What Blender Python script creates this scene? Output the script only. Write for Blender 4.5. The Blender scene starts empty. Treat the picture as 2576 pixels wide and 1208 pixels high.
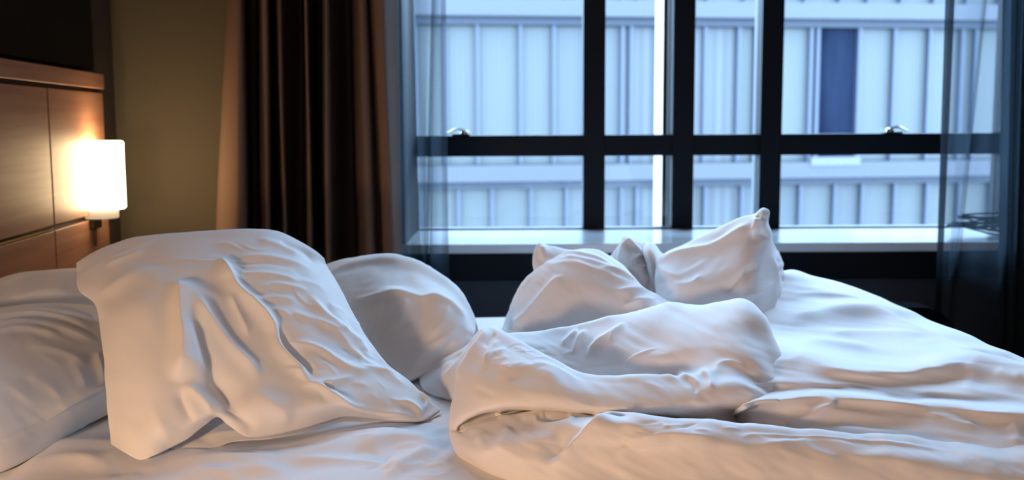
import bpy, bmesh, math, random
import numpy as np
from mathutils import Vector, Matrix

sc = bpy.context.scene
random.seed(4)
R = math.radians

# ------------------------------------------------------------------ camera
W, Hh, F = 2576.0, 1208.0, 2600.0
EYE = 1.10                       # camera height above the floor
SHEET = 0.60                     # top of the made mattress
pit = math.atan(292.0 / F)
rol = R(0.29)
fw = Vector((0, math.cos(pit), -math.sin(pit)))
u0 = Vector((0, math.sin(pit), math.cos(pit)))
r0 = Vector((1, 0, 0))
RT = r0 * math.cos(rol) - u0 * math.sin(rol)
UP = u0 * math.cos(rol) + r0 * math.sin(rol)
cam_data = bpy.data.cameras.new('camera')
cam = bpy.data.objects.new('camera', cam_data)
sc.collection.objects.link(cam)
m = Matrix.Identity(4)
for i in range(3):
    m[i][0] = RT[i]; m[i][1] = UP[i]; m[i][2] = -fw[i]
m[2][3] = EYE
cam.matrix_world = m
cam_data.sensor_width = 36.0
cam_data.lens = F / W * 36.0
cam_data.clip_start = 0.05
cam_data.dof.use_dof = True
cam_data.dof.focus_distance = 1.62
cam_data.dof.aperture_fstop = 4.2
sc.camera = cam

# ------------------------------------------------------------------ world, light, exposure
sc.view_settings.view_transform = 'Standard'
sc.view_settings.look = 'None'
sc.view_settings.gamma = 1.0
sc.view_settings.exposure = 0.34
sc.view_settings.use_curve_mapping = False
w = bpy.data.worlds.new('overcast_sky'); sc.world = w; w.use_nodes = True
nt = w.node_tree
bg = nt.nodes['Background']
bg.inputs['Color'].default_value = (0.47, 0.70, 1.0, 1)
bg.inputs['Strength'].default_value = 19.5

def add_light(name, kind, loc, energy, col, **kw):
    ld = bpy.data.lights.new(name, kind); ld.energy = energy; ld.color = col
    for k, v in kw.items(): setattr(ld, k, v)
    o = bpy.data.objects.new(name, ld); o.location = loc; sc.collection.objects.link(o)
    return o
room_lamp = add_light('room_lamp_light', 'POINT', (-0.86, 0.22, 0.84), 40, (1.0, 0.64, 0.38), shadow_soft_size=0.07)
portal = add_light('window_portal', 'AREA', (0.85, 3.62, 1.55), 1, (1, 1, 1))
portal.data.shape = 'RECTANGLE'; portal.data.size = 2.2; portal.data.size_y = 1.7
portal.data.cycles.is_portal = True
portal.rotation_euler = (R(-90), 0, 0)
sc.cycles.use_denoising = True
sc.cycles.max_bounces = 10
sc.cycles.transparent_max_bounces = 24
sc.cycles.caustics_reflective = False
sc.cycles.caustics_refractive = False
sc.cycles.sample_clamp_indirect = 6.0

# ------------------------------------------------------------------ pixel <-> space
def ray(px, py):
    return fw + RT * ((px - W / 2) / F) + UP * ((Hh / 2 - py) / F)
def P(px, py, d):
    """a point seen at (px,py): d > 1 is its depth in metres, d < 1 its height above the sheet"""
    r = ray(px, py)
    t = d / r.y if d >= 1 else (SHEET + d - EYE) / r.z
    return Vector((0, 0, EYE)) + r * t
def PY(px, py, Y):
    r = ray(px, py); return Vector((0, 0, EYE)) + r * (Y / r.y)
def XZ(px, py, Y):
    p = PY(px, py, Y); return p.x, p.z

# ------------------------------------------------------------------ materials
def mat(name, col, rough=0.6, spec=0.5, metal=0.0, **kw):
    mt = bpy.data.materials.new(name); mt.use_nodes = True
    b = mt.node_tree.nodes['Principled BSDF']
    b.inputs['Base Color'].default_value = (*col, 1)
    b.inputs['Roughness'].default_value = rough
    b.inputs['Specular IOR Level'].default_value = spec
    b.inputs['Metallic'].default_value = metal
    for k, v in kw.items(): b.inputs[k].default_value = v
    return mt
def nodes(mt):
    return mt.node_tree.nodes, mt.node_tree.links, mt.node_tree.nodes['Principled BSDF']
def add_bump(mt, scale=(1, 1, 1), nscale=60, strength=0.2, dist=0.002, detail=4, distort=0.0):
    n, l, b = nodes(mt)
    tc = n.new('ShaderNodeTexCoord'); mp = n.new('ShaderNodeMapping'); mp.inputs['Scale'].default_value = scale
    ns = n.new('ShaderNodeTexNoise'); ns.inputs['Scale'].default_value = nscale; ns.inputs['Detail'].default_value = detail
    ns.inputs['Distortion'].default_value = distort
    bp = n.new('ShaderNodeBump'); bp.inputs['Strength'].default_value = strength; bp.inputs['Distance'].default_value = dist
    l.new(tc.outputs['Object'], mp.inputs['Vector']); l.new(mp.outputs['Vector'], ns.inputs['Vector'])
    l.new(ns.outputs['Fac'], bp.inputs['Height'])
    prev = b.inputs['Normal'].links[0].from_socket if b.inputs['Normal'].links else None
    if prev: l.new(prev, bp.inputs['Normal'])
    l.new(bp.outputs['Normal'], b.inputs['Normal'])
    return mt
def vary(mt, c1, c2, scale=(1, 1, 1), nscale=5, detail=6, lo=0.3, hi=0.7, distort=0.0):
    n, l, b = nodes(mt)
    tc = n.new('ShaderNodeTexCoord'); mp = n.new('ShaderNodeMapping'); mp.inputs['Scale'].default_value = scale
    ns = n.new('ShaderNodeTexNoise'); ns.inputs['Scale'].default_value = nscale; ns.inputs['Detail'].default_value = detail
    ns.inputs['Distortion'].default_value = distort
    cr = n.new('ShaderNodeValToRGB'); cr.color_ramp.elements[0].position = lo; cr.color_ramp.elements[1].position = hi
    cr.color_ramp.elements[0].color = (*c1, 1); cr.color_ramp.elements[1].color = (*c2, 1)
    l.new(tc.outputs['Object'], mp.inputs['Vector']); l.new(mp.outputs['Vector'], ns.inputs['Vector'])
    l.new(ns.outputs['Fac'], cr.inputs['Fac']); l.new(cr.outputs['Color'], b.inputs['Base Color'])
    return mt

M = {}
def cotton(name, col):
    mt = mat(name, col, 0.85, 0.2, **{'Sheen Weight': 0.25, 'Sheen Roughness': 0.5})
    add_bump(mt, (1, 1, 1), 30, 0.16, 0.0016, 3, 0.6)
    add_bump(mt, (1, 1, 1), 900, 0.12, 0.0004, 2)
    return mt
M['pillow'] = cotton('white_pillow_cotton', (0.84, 0.83, 0.82))
M['duvet'] = cotton('white_duvet_cotton', (0.86, 0.85, 0.85))
M['sheet'] = cotton('white_sheet_cotton', (0.84, 0.83, 0.83))
M['wood'] = vary(mat('brown_veneer', (0.2, 0.08, 0.03), 0.5, 0.5), (0.27, 0.12, 0.07), (0.38, 0.19, 0.115), (1, 0.35, 9), 6, 8, distort=0.4)
M['groove'] = mat('dark_groove', (0.02, 0.01, 0.006), 0.6)
M['gold'] = mat('brass_strip', (0.62, 0.5, 0.28), 0.3, metal=0.9)
M['blackpanel'] = mat('black_gloss_panel', (0.002, 0.003, 0.004), 0.5, 0.15)
M['wall_dark'] = add_bump(mat('dark_brown_wall', (0.055, 0.042, 0.034), 0.8), nscale=180, strength=0.1)
M['wall_beige'] = add_bump(mat('olive_beige_wall', (0.076, 0.062, 0.040), 0.85), nscale=220, strength=0.15)
M['wall_navy'] = mat('dark_wall_paint', (0.035, 0.042, 0.055), 0.7)
M['floor'] = vary(mat('dark_carpet', (0.04, 0.035, 0.03), 0.95), (0.035, 0.03, 0.027), (0.06, 0.05, 0.04), nscale=60)
M['ceiling'] = mat('ceiling_paint', (0.80, 0.79, 0.77), 0.9)
M['wall_pale'] = add_bump(mat('pale_wall_paint', (0.72, 0.69, 0.65), 0.9), nscale=200, strength=0.1)
M['frame'] = mat('black_window_frame', (0.003, 0.006, 0.010), 0.55, 0.15)
M['sill'] = mat('pale_stone_sill', (0.78, 0.82, 0.86), 0.16, 0.6)
M['chrome'] = mat('chrome', (0.75, 0.77, 0.8), 0.15, metal=1.0)
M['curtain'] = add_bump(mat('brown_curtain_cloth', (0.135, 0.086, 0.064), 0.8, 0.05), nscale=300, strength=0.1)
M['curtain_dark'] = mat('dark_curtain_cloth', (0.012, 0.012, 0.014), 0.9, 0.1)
M['leather'] = add_bump(mat('black_leather', (0.003, 0.004, 0.006), 1.0, 0.01), nscale=120, strength=0.3)
M['metal_dark'] = mat('dark_bronze', (0.05, 0.035, 0.025), 0.4, metal=0.8)
M['cord'] = mat('pale_cord', (0.10, 0.13, 0.13), 0.8)

def glass_mat():
    mt = bpy.data.materials.new('window_glass'); mt.use_nodes = True
    n, l = mt.node_tree.nodes, mt.node_tree.links
    n.remove(n['Principled BSDF'])
    tr = n.new('ShaderNodeBsdfTransparent'); tr.inputs['Color'].default_value = (0.95, 0.98, 1, 1)
    gl = n.new('ShaderNodeBsdfGlossy'); gl.inputs['Roughness'].default_value = 0.02
    fr = n.new('ShaderNodeFresnel'); fr.inputs['IOR'].default_value = 1.35
    mx = n.new('ShaderNodeMixShader')
    l.new(fr.outputs[0], mx.inputs[0]); l.new(tr.outputs[0], mx.inputs[1]); l.new(gl.outputs[0], mx.inputs[2])
    l.new(mx.outputs[0], n['Material Output'].inputs['Surface'])
    return mt
M['glass'] = glass_mat()
def sheer_mat(name, col, opac):
    mt = bpy.data.materials.new(name); mt.use_nodes = True
    n, l = mt.node_tree.nodes, mt.node_tree.links
    n.remove(n['Principled BSDF'])
    tr = n.new('ShaderNodeBsdfTransparent')
    df = n.new('ShaderNodeBsdfDiffuse'); df.inputs['Color'].default_value = (*col, 1)
    tl = n.new('ShaderNodeBsdfTranslucent'); tl.inputs['Color'].default_value = (*col, 1)
    ad = n.new('ShaderNodeMixShader'); ad.inputs[0].default_value = 0.55
    mx = n.new('ShaderNodeMixShader')
    # fine threads: a grazing view meets more thread
    lw = n.new('ShaderNodeLayerWeight'); lw.inputs['Blend'].default_value = 0.35
    mr = n.new('ShaderNodeMapRange'); mr.inputs['To Min'].default_value = opac; mr.inputs['To Max'].default_value = 0.9
    l.new(lw.outputs['Facing'], mr.inputs['Value']); l.new(mr.outputs['Result'], mx.inputs[0])
    l.new(df.outputs[0], ad.inputs[1]); l.new(tl.outputs[0], ad.inputs[2])
    l.new(tr.outputs[0], mx.inputs[1]); l.new(ad.outputs[0], mx.inputs[2])
    l.new(mx.outputs[0], n['Material Output'].inputs['Surface'])
    return mt
M['sheer'] = sheer_mat('grey_sheer_voile', (0.07, 0.105, 0.135), 0.34)
M['sheer_hem'] = sheer_mat('sheer_hem', (0.018, 0.022, 0.028), 0.9)
def emis(name, col, s, base=(0.8, 0.8, 0.8)):
    mt = mat(name, base, 0.5)
    b = mt.node_tree.nodes['Principled BSDF']
    b.inputs['Emission Color'].default_value = (*col, 1); b.inputs['Emission Strength'].default_value = s
    return mt
M['shade'] = emis('lit_opal_shade', (1.0, 0.72, 0.40), 21.0)
M['cup'] = emis('lit_frosted_cup', (1.0, 0.72, 0.42), 0.45, (0.12, 0.12, 0.12))

# ------------------------------------------------------------------ object helpers
COL = sc.collection
def link(name, me, material=None, parent=None, smooth=False):
    o = bpy.data.objects.new(name, me); COL.objects.link(o)
    if material is not None: me.materials.append(material)
    if smooth:
        for p in me.polygons: p.use_smooth = True
    if parent is not None:
        o.parent = parent
        o.matrix_parent_inverse = parent.matrix_world.inverted()
    return o
def empty(name, loc, label, cat, group=None):
    o = bpy.data.objects.new(name, None); COL.objects.link(o); o.location = loc
    o.matrix_world = Matrix.Translation(loc)
    tag(o, label, cat, group); return o
def tag(o, label=None, cat=None, group=None, kind=None):
    if label: o['label'] = label
    if cat: o['category'] = cat
    if group: o['group'] = group
    if kind: o['kind'] = kind
    return o
class MB:
    def __init__(s): s.bm = bmesh.new()
    def box(s, a, b, bev=0.0, xf=None):
        x0, y0, z0 = [min(a[i], b[i]) for i in range(3)]; x1, y1, z1 = [max(a[i], b[i]) for i in range(3)]
        vs = [s.bm.verts.new((x, y, z)) for z in (z0, z1) for y in (y0, y1) for x in (x0, x1)]
        fs = [s.bm.faces.new([vs[i] for i in q]) for q in ((0, 2, 3, 1), (4, 5, 7, 6), (0, 1, 5, 4), (2, 6, 7, 3), (0, 4, 6, 2), (1, 3, 7, 5))]
        if bev > 0:
            es = list({e for f in fs for e in f.edges})
            r = bmesh.ops.bevel(s.bm, geom=es, offset=bev, segments=2, affect='EDGES', profile=0.5)
            vs = list({v for f in r['faces'] for v in f.verts} | {v for v in vs if v.is_valid})
        if xf is not None:
            for v in vs:
                if v.is_valid: v.co = xf @ v.co
        return s
    def lathe(s, c, prof, seg=48, axis='z'):
        rings = []
        for r, h in prof:
            ring = []
            for k in range(seg):
                a = 2 * math.pi * k / seg
                d = (r * math.cos(a), r * math.sin(a), h) if axis == 'z' else ((h, r * math.cos(a), r * math.sin(a)) if axis == 'x' else (r * math.cos(a), h, r * math.sin(a)))
                ring.append(s.bm.verts.new(Vector(c) + Vector(d)))
            rings.append(ring)
        for a, b in zip(rings, rings[1:]):
            for k in range(seg):
                s.bm.faces.new((a[k], a[(k + 1) % seg], b[(k + 1) % seg], b[k]))
        if prof[0][0] > 0.0005: s.bm.faces.new(rings[0][::-1])
        if prof[-1][0] > 0.0005: s.bm.faces.new(rings[-1])
        return s
    def tube(s, pts, r, seg=8):
        pts = [Vector(p) for p in pts]; rings = []
        for i, p in enumerate(pts):
            t = (pts[min(i + 1, len(pts) - 1)] - pts[max(i - 1, 0)]).normalized()
            a = t.orthogonal().normalized() if i == 0 else (prev - t * prev.dot(t)).normalized()
            prev = a; b = t.cross(a)
            rr = r[i] if isinstance(r, (list, tuple)) else r
            rings.append([s.bm.verts.new(p + (a * math.cos(2 * math.pi * k / seg) + b * math.sin(2 * math.pi * k / seg)) * rr) for k in range(seg)])
        for a, b in zip(rings, rings[1:]):
            for k in range(seg): s.bm.faces.new((a[k], a[(k + 1) % seg], b[(k + 1) % seg], b[k]))
        s.bm.faces.new(rings[0][::-1]); s.bm.faces.new(rings[-1])
        return s
    def build(s, name, material, parent=None, smooth=False):
        bmesh.ops.recalc_face_normals(s.bm, faces=s.bm.faces[:])
        me = bpy.data.meshes.new(name); s.bm.to_mesh(me); s.bm.free()
        o = link(name, me, material, parent)
        if smooth:
            for p in me.polygons: p.use_smooth = True
            me.set_sharp_from_angle(angle=R(38))
        return o

def crom(pts, ts, t):
    """Catmull-Rom through pts (n,k) at parameters ts, sampled at t (m,)"""
    pts = np.asarray(pts, float); ts = np.asarray(ts, float); n = len(ts)
    m_ = np.zeros_like(pts)
    for i in range(n):
        a, b = max(i - 1, 0), min(i + 1, n - 1)
        m_[i] = (pts[b] - pts[a]) / max(ts[b] - ts[a], 1e-9)
    idx = np.clip(np.searchsorted(ts, t, side='right') - 1, 0, n - 2)
    h = (ts[idx + 1] - ts[idx]); u = ((t - ts[idx]) / h)[:, None]; h = h[:, None]
    p0, p1, m0, m1 = pts[idx], pts[idx + 1], m_[idx], m_[idx + 1]
    return (2*u**3 - 3*u**2 + 1)*p0 + (u**3 - 2*u**2 + u)*h*m0 + (-2*u**3 + 3*u**2)*p1 + (u**3 - u**2)*h*m1

_rng = np.random.RandomState(7)
_lat = _rng.rand(256, 256)
def vnoise(x, y):
    xi = np.floor(x).astype(int); yi = np.floor(y).astype(int); fx = x - xi; fy = y - yi
    fx = fx*fx*fx*(fx*(fx*6-15)+10); fy = fy*fy*fy*(fy*(fy*6-15)+10)
    g = lambda a, b: _lat[a % 256, b % 256]
    return (g(xi, yi)*(1-fx) + g(xi+1, yi)*fx)*(1-fy) + (g(xi, yi+1)*(1-fx) + g(xi+1, yi+1)*fx)*fy - 0.5
def rot(x, y, deg):
    a = R(deg); return x*math.cos(a) + y*math.sin(a), -x*math.sin(a) + y*math.cos(a)
def sstep(x): x = np.clip(x, 0, 1); return x*x*(3-2*x)

def poly_dist(px, py, pl):
    """signed distance to a polyline and position 0..1 along it; + is on the right of its direction"""
    best = np.full(px.shape, 1e9); sg = np.zeros(px.shape); tt = np.zeros(px.shape)
    pl = np.asarray(pl, float)
    if len(pl) > 2:
        k = np.arange(len(pl)); pl = crom(pl, k, np.linspace(0, len(pl)-1, (len(pl)-1)*6+1))
    L = np.hypot(*(pl[1:] - pl[:-1]).T); cum = np.concatenate([[0], np.cumsum(L)]); T = cum[-1]
    for i in range(len(pl) - 1):
        a, b = pl[i], pl[i+1]; d = b - a; l2 = max(d @ d, 1e-9)
        u = np.clip(((px-a[0])*d[0] + (py-a[1])*d[1]) / l2, 0, 1)
        dx = px - (a[0] + u*d[0]); dy = py - (a[1] + u*d[1]); dd = np.hypot(dx, dy)
        s_ = np.sign(d[0]*dy - d[1]*dx)
        mk = dd < best
        best = np.where(mk, dd, best); sg = np.where(mk, s_, sg); tt = np.where(mk, (cum[i] + u*L[i]) / T, tt)
    return best * sg, tt

def cloth(name, rows, nu=200, nv=160, mode='arc', strokes=(), noise=(), material=None, closed=False, build=True, res_rows=None, base_strokes_z=False):
    """rows: from far/top to near/bottom, each a list of (px, py, d); spline surface + fold strokes"""
    tu = np.linspace(0, 1, nu); G = []; PX = []
    for r in rows:
        pw = np.array([tuple(P(*q)) for q in r]); pp = np.array([q[:2] for q in r], float)
        if mode == 'arc':
            dl = np.hypot(*(pp[1:] - pp[:-1]).T) + 4; u = np.concatenate([[0], np.cumsum(dl)]); u = u / u[-1]
        else:
            u = (pp[:, 0] - pp[0, 0]) / (pp[-1, 0] - pp[0, 0])
        G.append(crom(np.hstack([pw, pp]), u, tu))
    G = np.array(G)                                   # rows, nu, 5
    nr = len(rows)
    d = np.sqrt(((G[1:, :, :3] - G[:-1, :, :3])**2).sum(2)).mean(1) + 0.012
    tv = np.concatenate([[0], np.cumsum(d)]); tv /= tv[-1]
    S = crom(G.reshape(nr, -1), tv, np.linspace(0, 1, nv)).reshape(nv, nu, 5)
    X = S[:, :, :3].copy()
    # true pixel position of every vertex
    def proj(X):
        v = X - np.array([0, 0, EYE]); zc = v @ np.array(fw)
        return W/2 + F*(v @ np.array(RT))/zc, Hh/2 - F*(v @ np.array(UP))/zc
    def normals(X):
        du = np.gradient(X, axis=1); dv = np.gradient(X, axis=0)
        n = np.cross(du, dv); n /= (np.linalg.norm(n, axis=2, keepdims=True) + 1e-12); return -n
    px, py = proj(X)
    N = normals(X)
    toc = np.array([0, 0, EYE]) - X; toc /= np.linalg.norm(toc, axis=2, keepdims=True)
    mid = (N * toc).sum(2)
    if np.median(mid[nv//3: 2*nv//3]) < 0: N = -N; mid = -mid
    front = sstep((mid + 0.05) / 0.2)                 # strokes were traced on the side that faces the room
    disp = np.zeros(px.shape)
    for s in strokes:
        pl, amp, wl, wr = s[:4]; tap = s[4] if len(s) > 4 else 0.25
        dd, t = poly_dist(px, py, pl)
        wdt = np.where(dd > 0, wr, wl)
        fall = np.exp(-(np.abs(dd) / wdt)**(s[5] if len(s) > 5 else 1.6))
        if tap > 0: fall = fall * (sstep(t / tap + 0.02) * sstep((1 - t) / tap + 0.02))
        disp += amp * fall * front
    for nz in noise:
        amp, sx, sy, ang = nz[:4]; sd = nz[4] if len(nz) > 4 else 0
        a, b = rot(px, py, ang)
        q = vnoise(a / sx + sd * 17.3, b / sy + sd * 9.1)
        if len(nz) > 5 and nz[5]: q = 0.5 - np.abs(q) * 2.2     # ridged
        disp += amp * q
    X = X + N * disp[:, :, None]
    verts = X.reshape(-1, 3)
    i = np.arange(nv - 1)[:, None] * nu + np.arange(nu - 1)[None, :]
    f = np.stack([i, i + nu, i + nu + 1, i + 1], -1).reshape(-1, 4)
    return verts, f

def crinkles(n, box, ang, ln, wd, amp, seed, skew=0.0):
    rg = random.Random(seed); out = []
    for _ in range(n):
        u_, v_ = rg.random(), rg.random()
        x = box[0] + (box[2] - box[0]) * u_ + skew * v_; y = box[1] + (box[3] - box[1]) * v_
        a = R(rg.uniform(*ang)); L = rg.uniform(*ln); bend = rg.uniform(-.18, .18) * L
        dx, dy = math.cos(a) * L / 2, math.sin(a) * L / 2
        w_ = rg.uniform(*wd)
        out.append(([(x - dx, y - dy), (x - dy / L * bend * 2, y + dx / L * bend * 2), (x + dx, y + dy)], rg.uniform(*amp) * rg.choice((1, 1, -1)), w_, w_ * rg.uniform(.5, 1), 0.35))
    return out
def mesh_of(name, parts, material, parent=None, cap=False, thick=0.0):
    V = []; Fc = []; o = 0
    for v, f in parts:
        V.append(v); Fc.append(f + o); o += len(v)
    V = np.vstack(V); Fc = np.vstack(Fc)
    me = bpy.data.meshes.new(name)
    me.vertices.add(len(V)); me.vertices.foreach_set('co', V.astype(np.float32).ravel())
    me.loops.add(Fc.size); me.loops.foreach_set('vertex_index', Fc.astype(np.int32).ravel())
    me.polygons.add(len(Fc)); me.polygons.foreach_set('loop_start', (np.arange(len(Fc)) * 4).astype(np.int32))
    me.update(calc_edges=True); me.validate()
    if cap:
        bm = bmesh.new(); bm.from_mesh(me)
        bmesh.ops.holes_fill(bm, edges=[e for e in bm.edges if e.is_boundary], sides=0)
        bmesh.ops.recalc_face_normals(bm, faces=bm.faces[:]); bm.to_mesh(me); bm.free()
    ob = link(name, me, material, parent, smooth=True)
    if thick > 0:
        md = ob.modifiers.new('cloth_thickness', 'SOLIDIFY'); md.thickness = thick; md.offset = -1
    return ob

#%%ROOM
# ------------------------------------------------------------------ the room
YWIN, YWALL = 3.70, 3.25
HBX, HBS = -0.917, -0.0858         # headboard face: x = HBX + HBS * y
hb_ang = math.atan(-HBS)
HX = Matrix.Translation((HBX, 0, 0)) @ Matrix.Rotation(hb_ang, 4, 'Z')   # local x = out of the wall, y = along it
def S(o): o['kind'] = 'structure'; return o
ZC = 2.62
S(MB().box((-1.9, -3.2, -0.05), (2.6, 3.8, 0)).build('floor', M['floor']))
S(MB().box((-1.9, -3.2, ZC), (2.6, 3.8, ZC + 0.05)).build('ceiling', M['ceiling']))
S(MB().box((-0.16, -3.4, 0), (-0.04, 3.30, ZC), xf=HX).build('wall_left', M['wall_dark']))
S(MB().box((2.45, -3.2, 0), (2.55, 3.8, ZC)).build('wall_right', M['wall_pale']))
S(MB().box((-1.9, -3.2, 0), (2.6, -3.1, ZC)).build('wall_back', M['wall_pale']))
# window wall: opening between two jambs, from the sill up
xl = XZ(1040, 300, YWIN)[0]; xr = XZ(2542, 300, YWIN)[0]
zs = XZ(1288, 577.5, YWIN)[1]
ztop = 2.58
MBw = MB()
MBw.box((-1.5, YWALL, 0), (xl, YWIN + 0.1, ZC))
S(MBw.build('wall_window_left', M['wall_beige']))
S(MB().box((xr, YWALL, 0), (2.6, YWIN + 0.1, ZC)).build('wall_window_right', M['wall_dark']))
S(MB().box((xl, YWALL, 0), (xr, YWIN + 0.1, zs - 0.115)).build('wall_below_window', M['wall_navy']))
S(MB().box((xl, YWALL, ztop), (xr, YWIN + 0.1, ZC)).build('wall_above_window', M['wall_beige']))
S(MB().box((xl, YWALL - 0.012, zs - 0.030), (xr, YWIN - 0.02, zs), 0.004).build('trim_window_sill', M['sill']))
S(MB().box((xl, YWALL - 0.02, zs - 0.115), (xr, YWIN, zs - 0.030), 0.003).build('trim_sill_apron', M['frame']))

S(MB().box((xl - 0.002, YWALL - 0.006, zs), (xl + 0.012, YWIN, ztop)).build('trim_reveal_left', M['frame']))
S(MB().box((xr - 0.012, YWALL - 0.006, zs), (xr + 0.002, YWIN, ztop)).build('trim_reveal_right', M['frame']))
# window frame
win = bpy.data.objects.new('window_1', None); COL.objects.link(win); win['kind'] = 'structure'
win.location = ((xl + xr) / 2, YWIN, zs); win.matrix_world = Matrix.Translation(win.location)
def vx(px, py=460): return XZ(px, py, YWIN)[0]
zt0 = XZ(1700, 391.5, YWIN)[1]; zt1 = XZ(1700, 338.4, YWIN)[1]
MB().box((xl - 0.2, YWIN, zt0), (xr + .3, YWIN + 0.06, zt1), 0.003).build('transom', M['frame'], win)
for a, b in ((1466.5, 1521), (1689, 1743), (1908, 1962)):
    MB().box((vx(a), YWIN - 0.012, zs), (vx(b), YWIN + 0.07, ztop), 0.003).build('mullion', M['frame'], win)
xjr = vx(2512); xjl = vx(1045)
MB().box((xjr, YWIN - 0.012, zs), (xr + 0.3, YWIN + 0.07, ztop), 0.003).build('jamb', M['frame'], win)
MB().box((xl - 0.25, YWIN - 0.012, zs), (xjl, YWIN + 0.07, ztop), 0.003).build('jamb', M['frame'], win)
MB().box((xl - 0.2, YWIN, zs - 0.02), (xr + 0.3, YWIN + 0.06, zs + 0.004), 0.002).build('bottom_rail', M['frame'], win)
edges_x = [(xjl, vx(1466.5)), (vx(1521), vx(1689)), (vx(1743), vx(1908)), (vx(1962), xjr)]
for a, b in edges_x:
    for z0, z1 in ((zs, zt0), (zt1, ztop)):
        MB().box((a, YWIN + 0.03, z0), (b, YWIN + 0.036, z1)).build('pane', M['glass'], win)
# pale and blue strips of the outer casing seen beside the two inner mullions
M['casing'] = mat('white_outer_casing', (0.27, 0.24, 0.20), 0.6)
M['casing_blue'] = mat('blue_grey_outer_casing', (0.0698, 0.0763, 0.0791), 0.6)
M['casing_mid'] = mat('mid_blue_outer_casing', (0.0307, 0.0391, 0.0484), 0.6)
def fin(a, b, m_, y0=YWIN + 0.08, t_=0.014):
    # a slim fin standing outwards: its side, seen from the bed, fills the columns a..b
    x_ = PY(b, 460, y0).x; y1 = x_ * F / (a - W / 2)
    MB().box((x_, y0, zs - 0.3), (x_ + t_, y1, ztop + 0.3), 0.001).build('outer_casing', m_, win)
    MB().box((x_, y0 - 0.004, zs - 0.3), (x_ + t_, y0 - 0.001, ztop + 0.3)).build('casing_edge', M['frame'], win)
fin(1645, 1665, M['casing']); fin(1674, 1689, M['casing_blue'], YWIN + 0.1)
fin(1891, 1909, M['casing_mid']); fin(2502, 2514, M['casing'])

# window latches
def latch(px, py, label, flip):
    c = PY(px, py, YWIN - 0.012); c.z = zt1
    t = empty('window_latch', c, label, 'window latch', 'chrome latches on the window crossbar')
    MB().box((c.x - 0.032, c.y - 0.012, c.z), (c.x + 0.03, c.y + 0.028, c.z + 0.007), 0.002).build('base_plate', M['metal_dark'], t)
    MB().lathe((c.x - 0.012 * flip, c.y + 0.004, c.z + 0.006), [(0.014, 0), (0.015, 0.005), (0.012, 0.012), (0.0, 0.014)], 20).build('pivot', M['chrome'], t, True)
    pts = [(c.x + flip * (-0.02 + 0.07 * k / 8), c.y - 0.004, c.z + 0.010 + 0.012 * math.sin(math.pi * min(1, k / 7))) for k in range(9)]
    MB().tube(pts, [0.006, 0.006, 0.005, 0.005, 0.005, 0.005, 0.0045, 0.004, 0.003]).build('handle', M['chrome'], t, True)
latch(1160, 338, 'small chrome latch on the window crossbar beside the left sheer curtain', -1)
latch(2248, 332, 'small chrome latch on the window crossbar of the wide right-hand pane', 1)

# ------------------------------------------------------------------ headboard, panel above, lamp
def hb_y(px):                        # where the ray through column px meets the headboard face
    s = (px - W / 2) / F
    return HBX / (s - HBS)
def hb_local(px, py):
    Y = hb_y(px); r = ray(px, py)
    k = HBX / (r.x - HBS * r.y); p = Vector((0, 0, EYE)) + r * k
    return HX.inverted() @ p
tz = hb_local(150, 170).z
ye = hb_local(266, 400).y
ys = hb_local(130, 430).y
z1 = hb_local(100, 213).z; z2 = hb_local(100, 583).z
hb = empty('headboard', HX @ Vector((-0.02, 1.6, 0)), 'tall brown veneer headboard with gold inlaid strip behind the pillows', 'headboard')
MB().box((-0.04, 0.2, 0.2), (-0.012, ye, tz), xf=HX).build('backing', M['groove'], hb)
MB().box((-0.012, 0.2, z1 + 0.006), (0.006, ye, tz), 0.002, xf=HX).build('top_rail', M['wood'], hb)
for a, b in ((0.2, 0.9), (0.9, ys - 0.004), (ys + 0.004, ye)):
    MB().box((-0.012, a + (0.004 if a == 0.9 else 0), z2 + 0.006), (0.0, b - (0.004 if b == 0.9 else 0), z1 - 0.006), 0.0015, xf=HX).build('panel', M['wood'], hb)
    MB().box((-0.012, a + (0.004 if a == 0.9 else 0), 0.3), (0.0, b - (0.004 if b == 0.9 else 0), z2 - 0.008), 0.0015, xf=HX).build('panel', M['wood'], hb)
MB().box((-0.012, 0.2, z2 - 0.006), (0.001, ys - 0.01, z2 + 0.000), xf=HX).build('inlay_strip', M['gold'], hb)
pe = hb_local(248, 100).y
bp = MB().box((-0.04, 0.2, tz + 0.012), (-0.016, pe, 2.3), 0.002, xf=HX).build('wall_panel', M['blackpanel'])
tag(bp, 'large black glossy panel on the wall above the headboard', 'wall panel')

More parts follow.
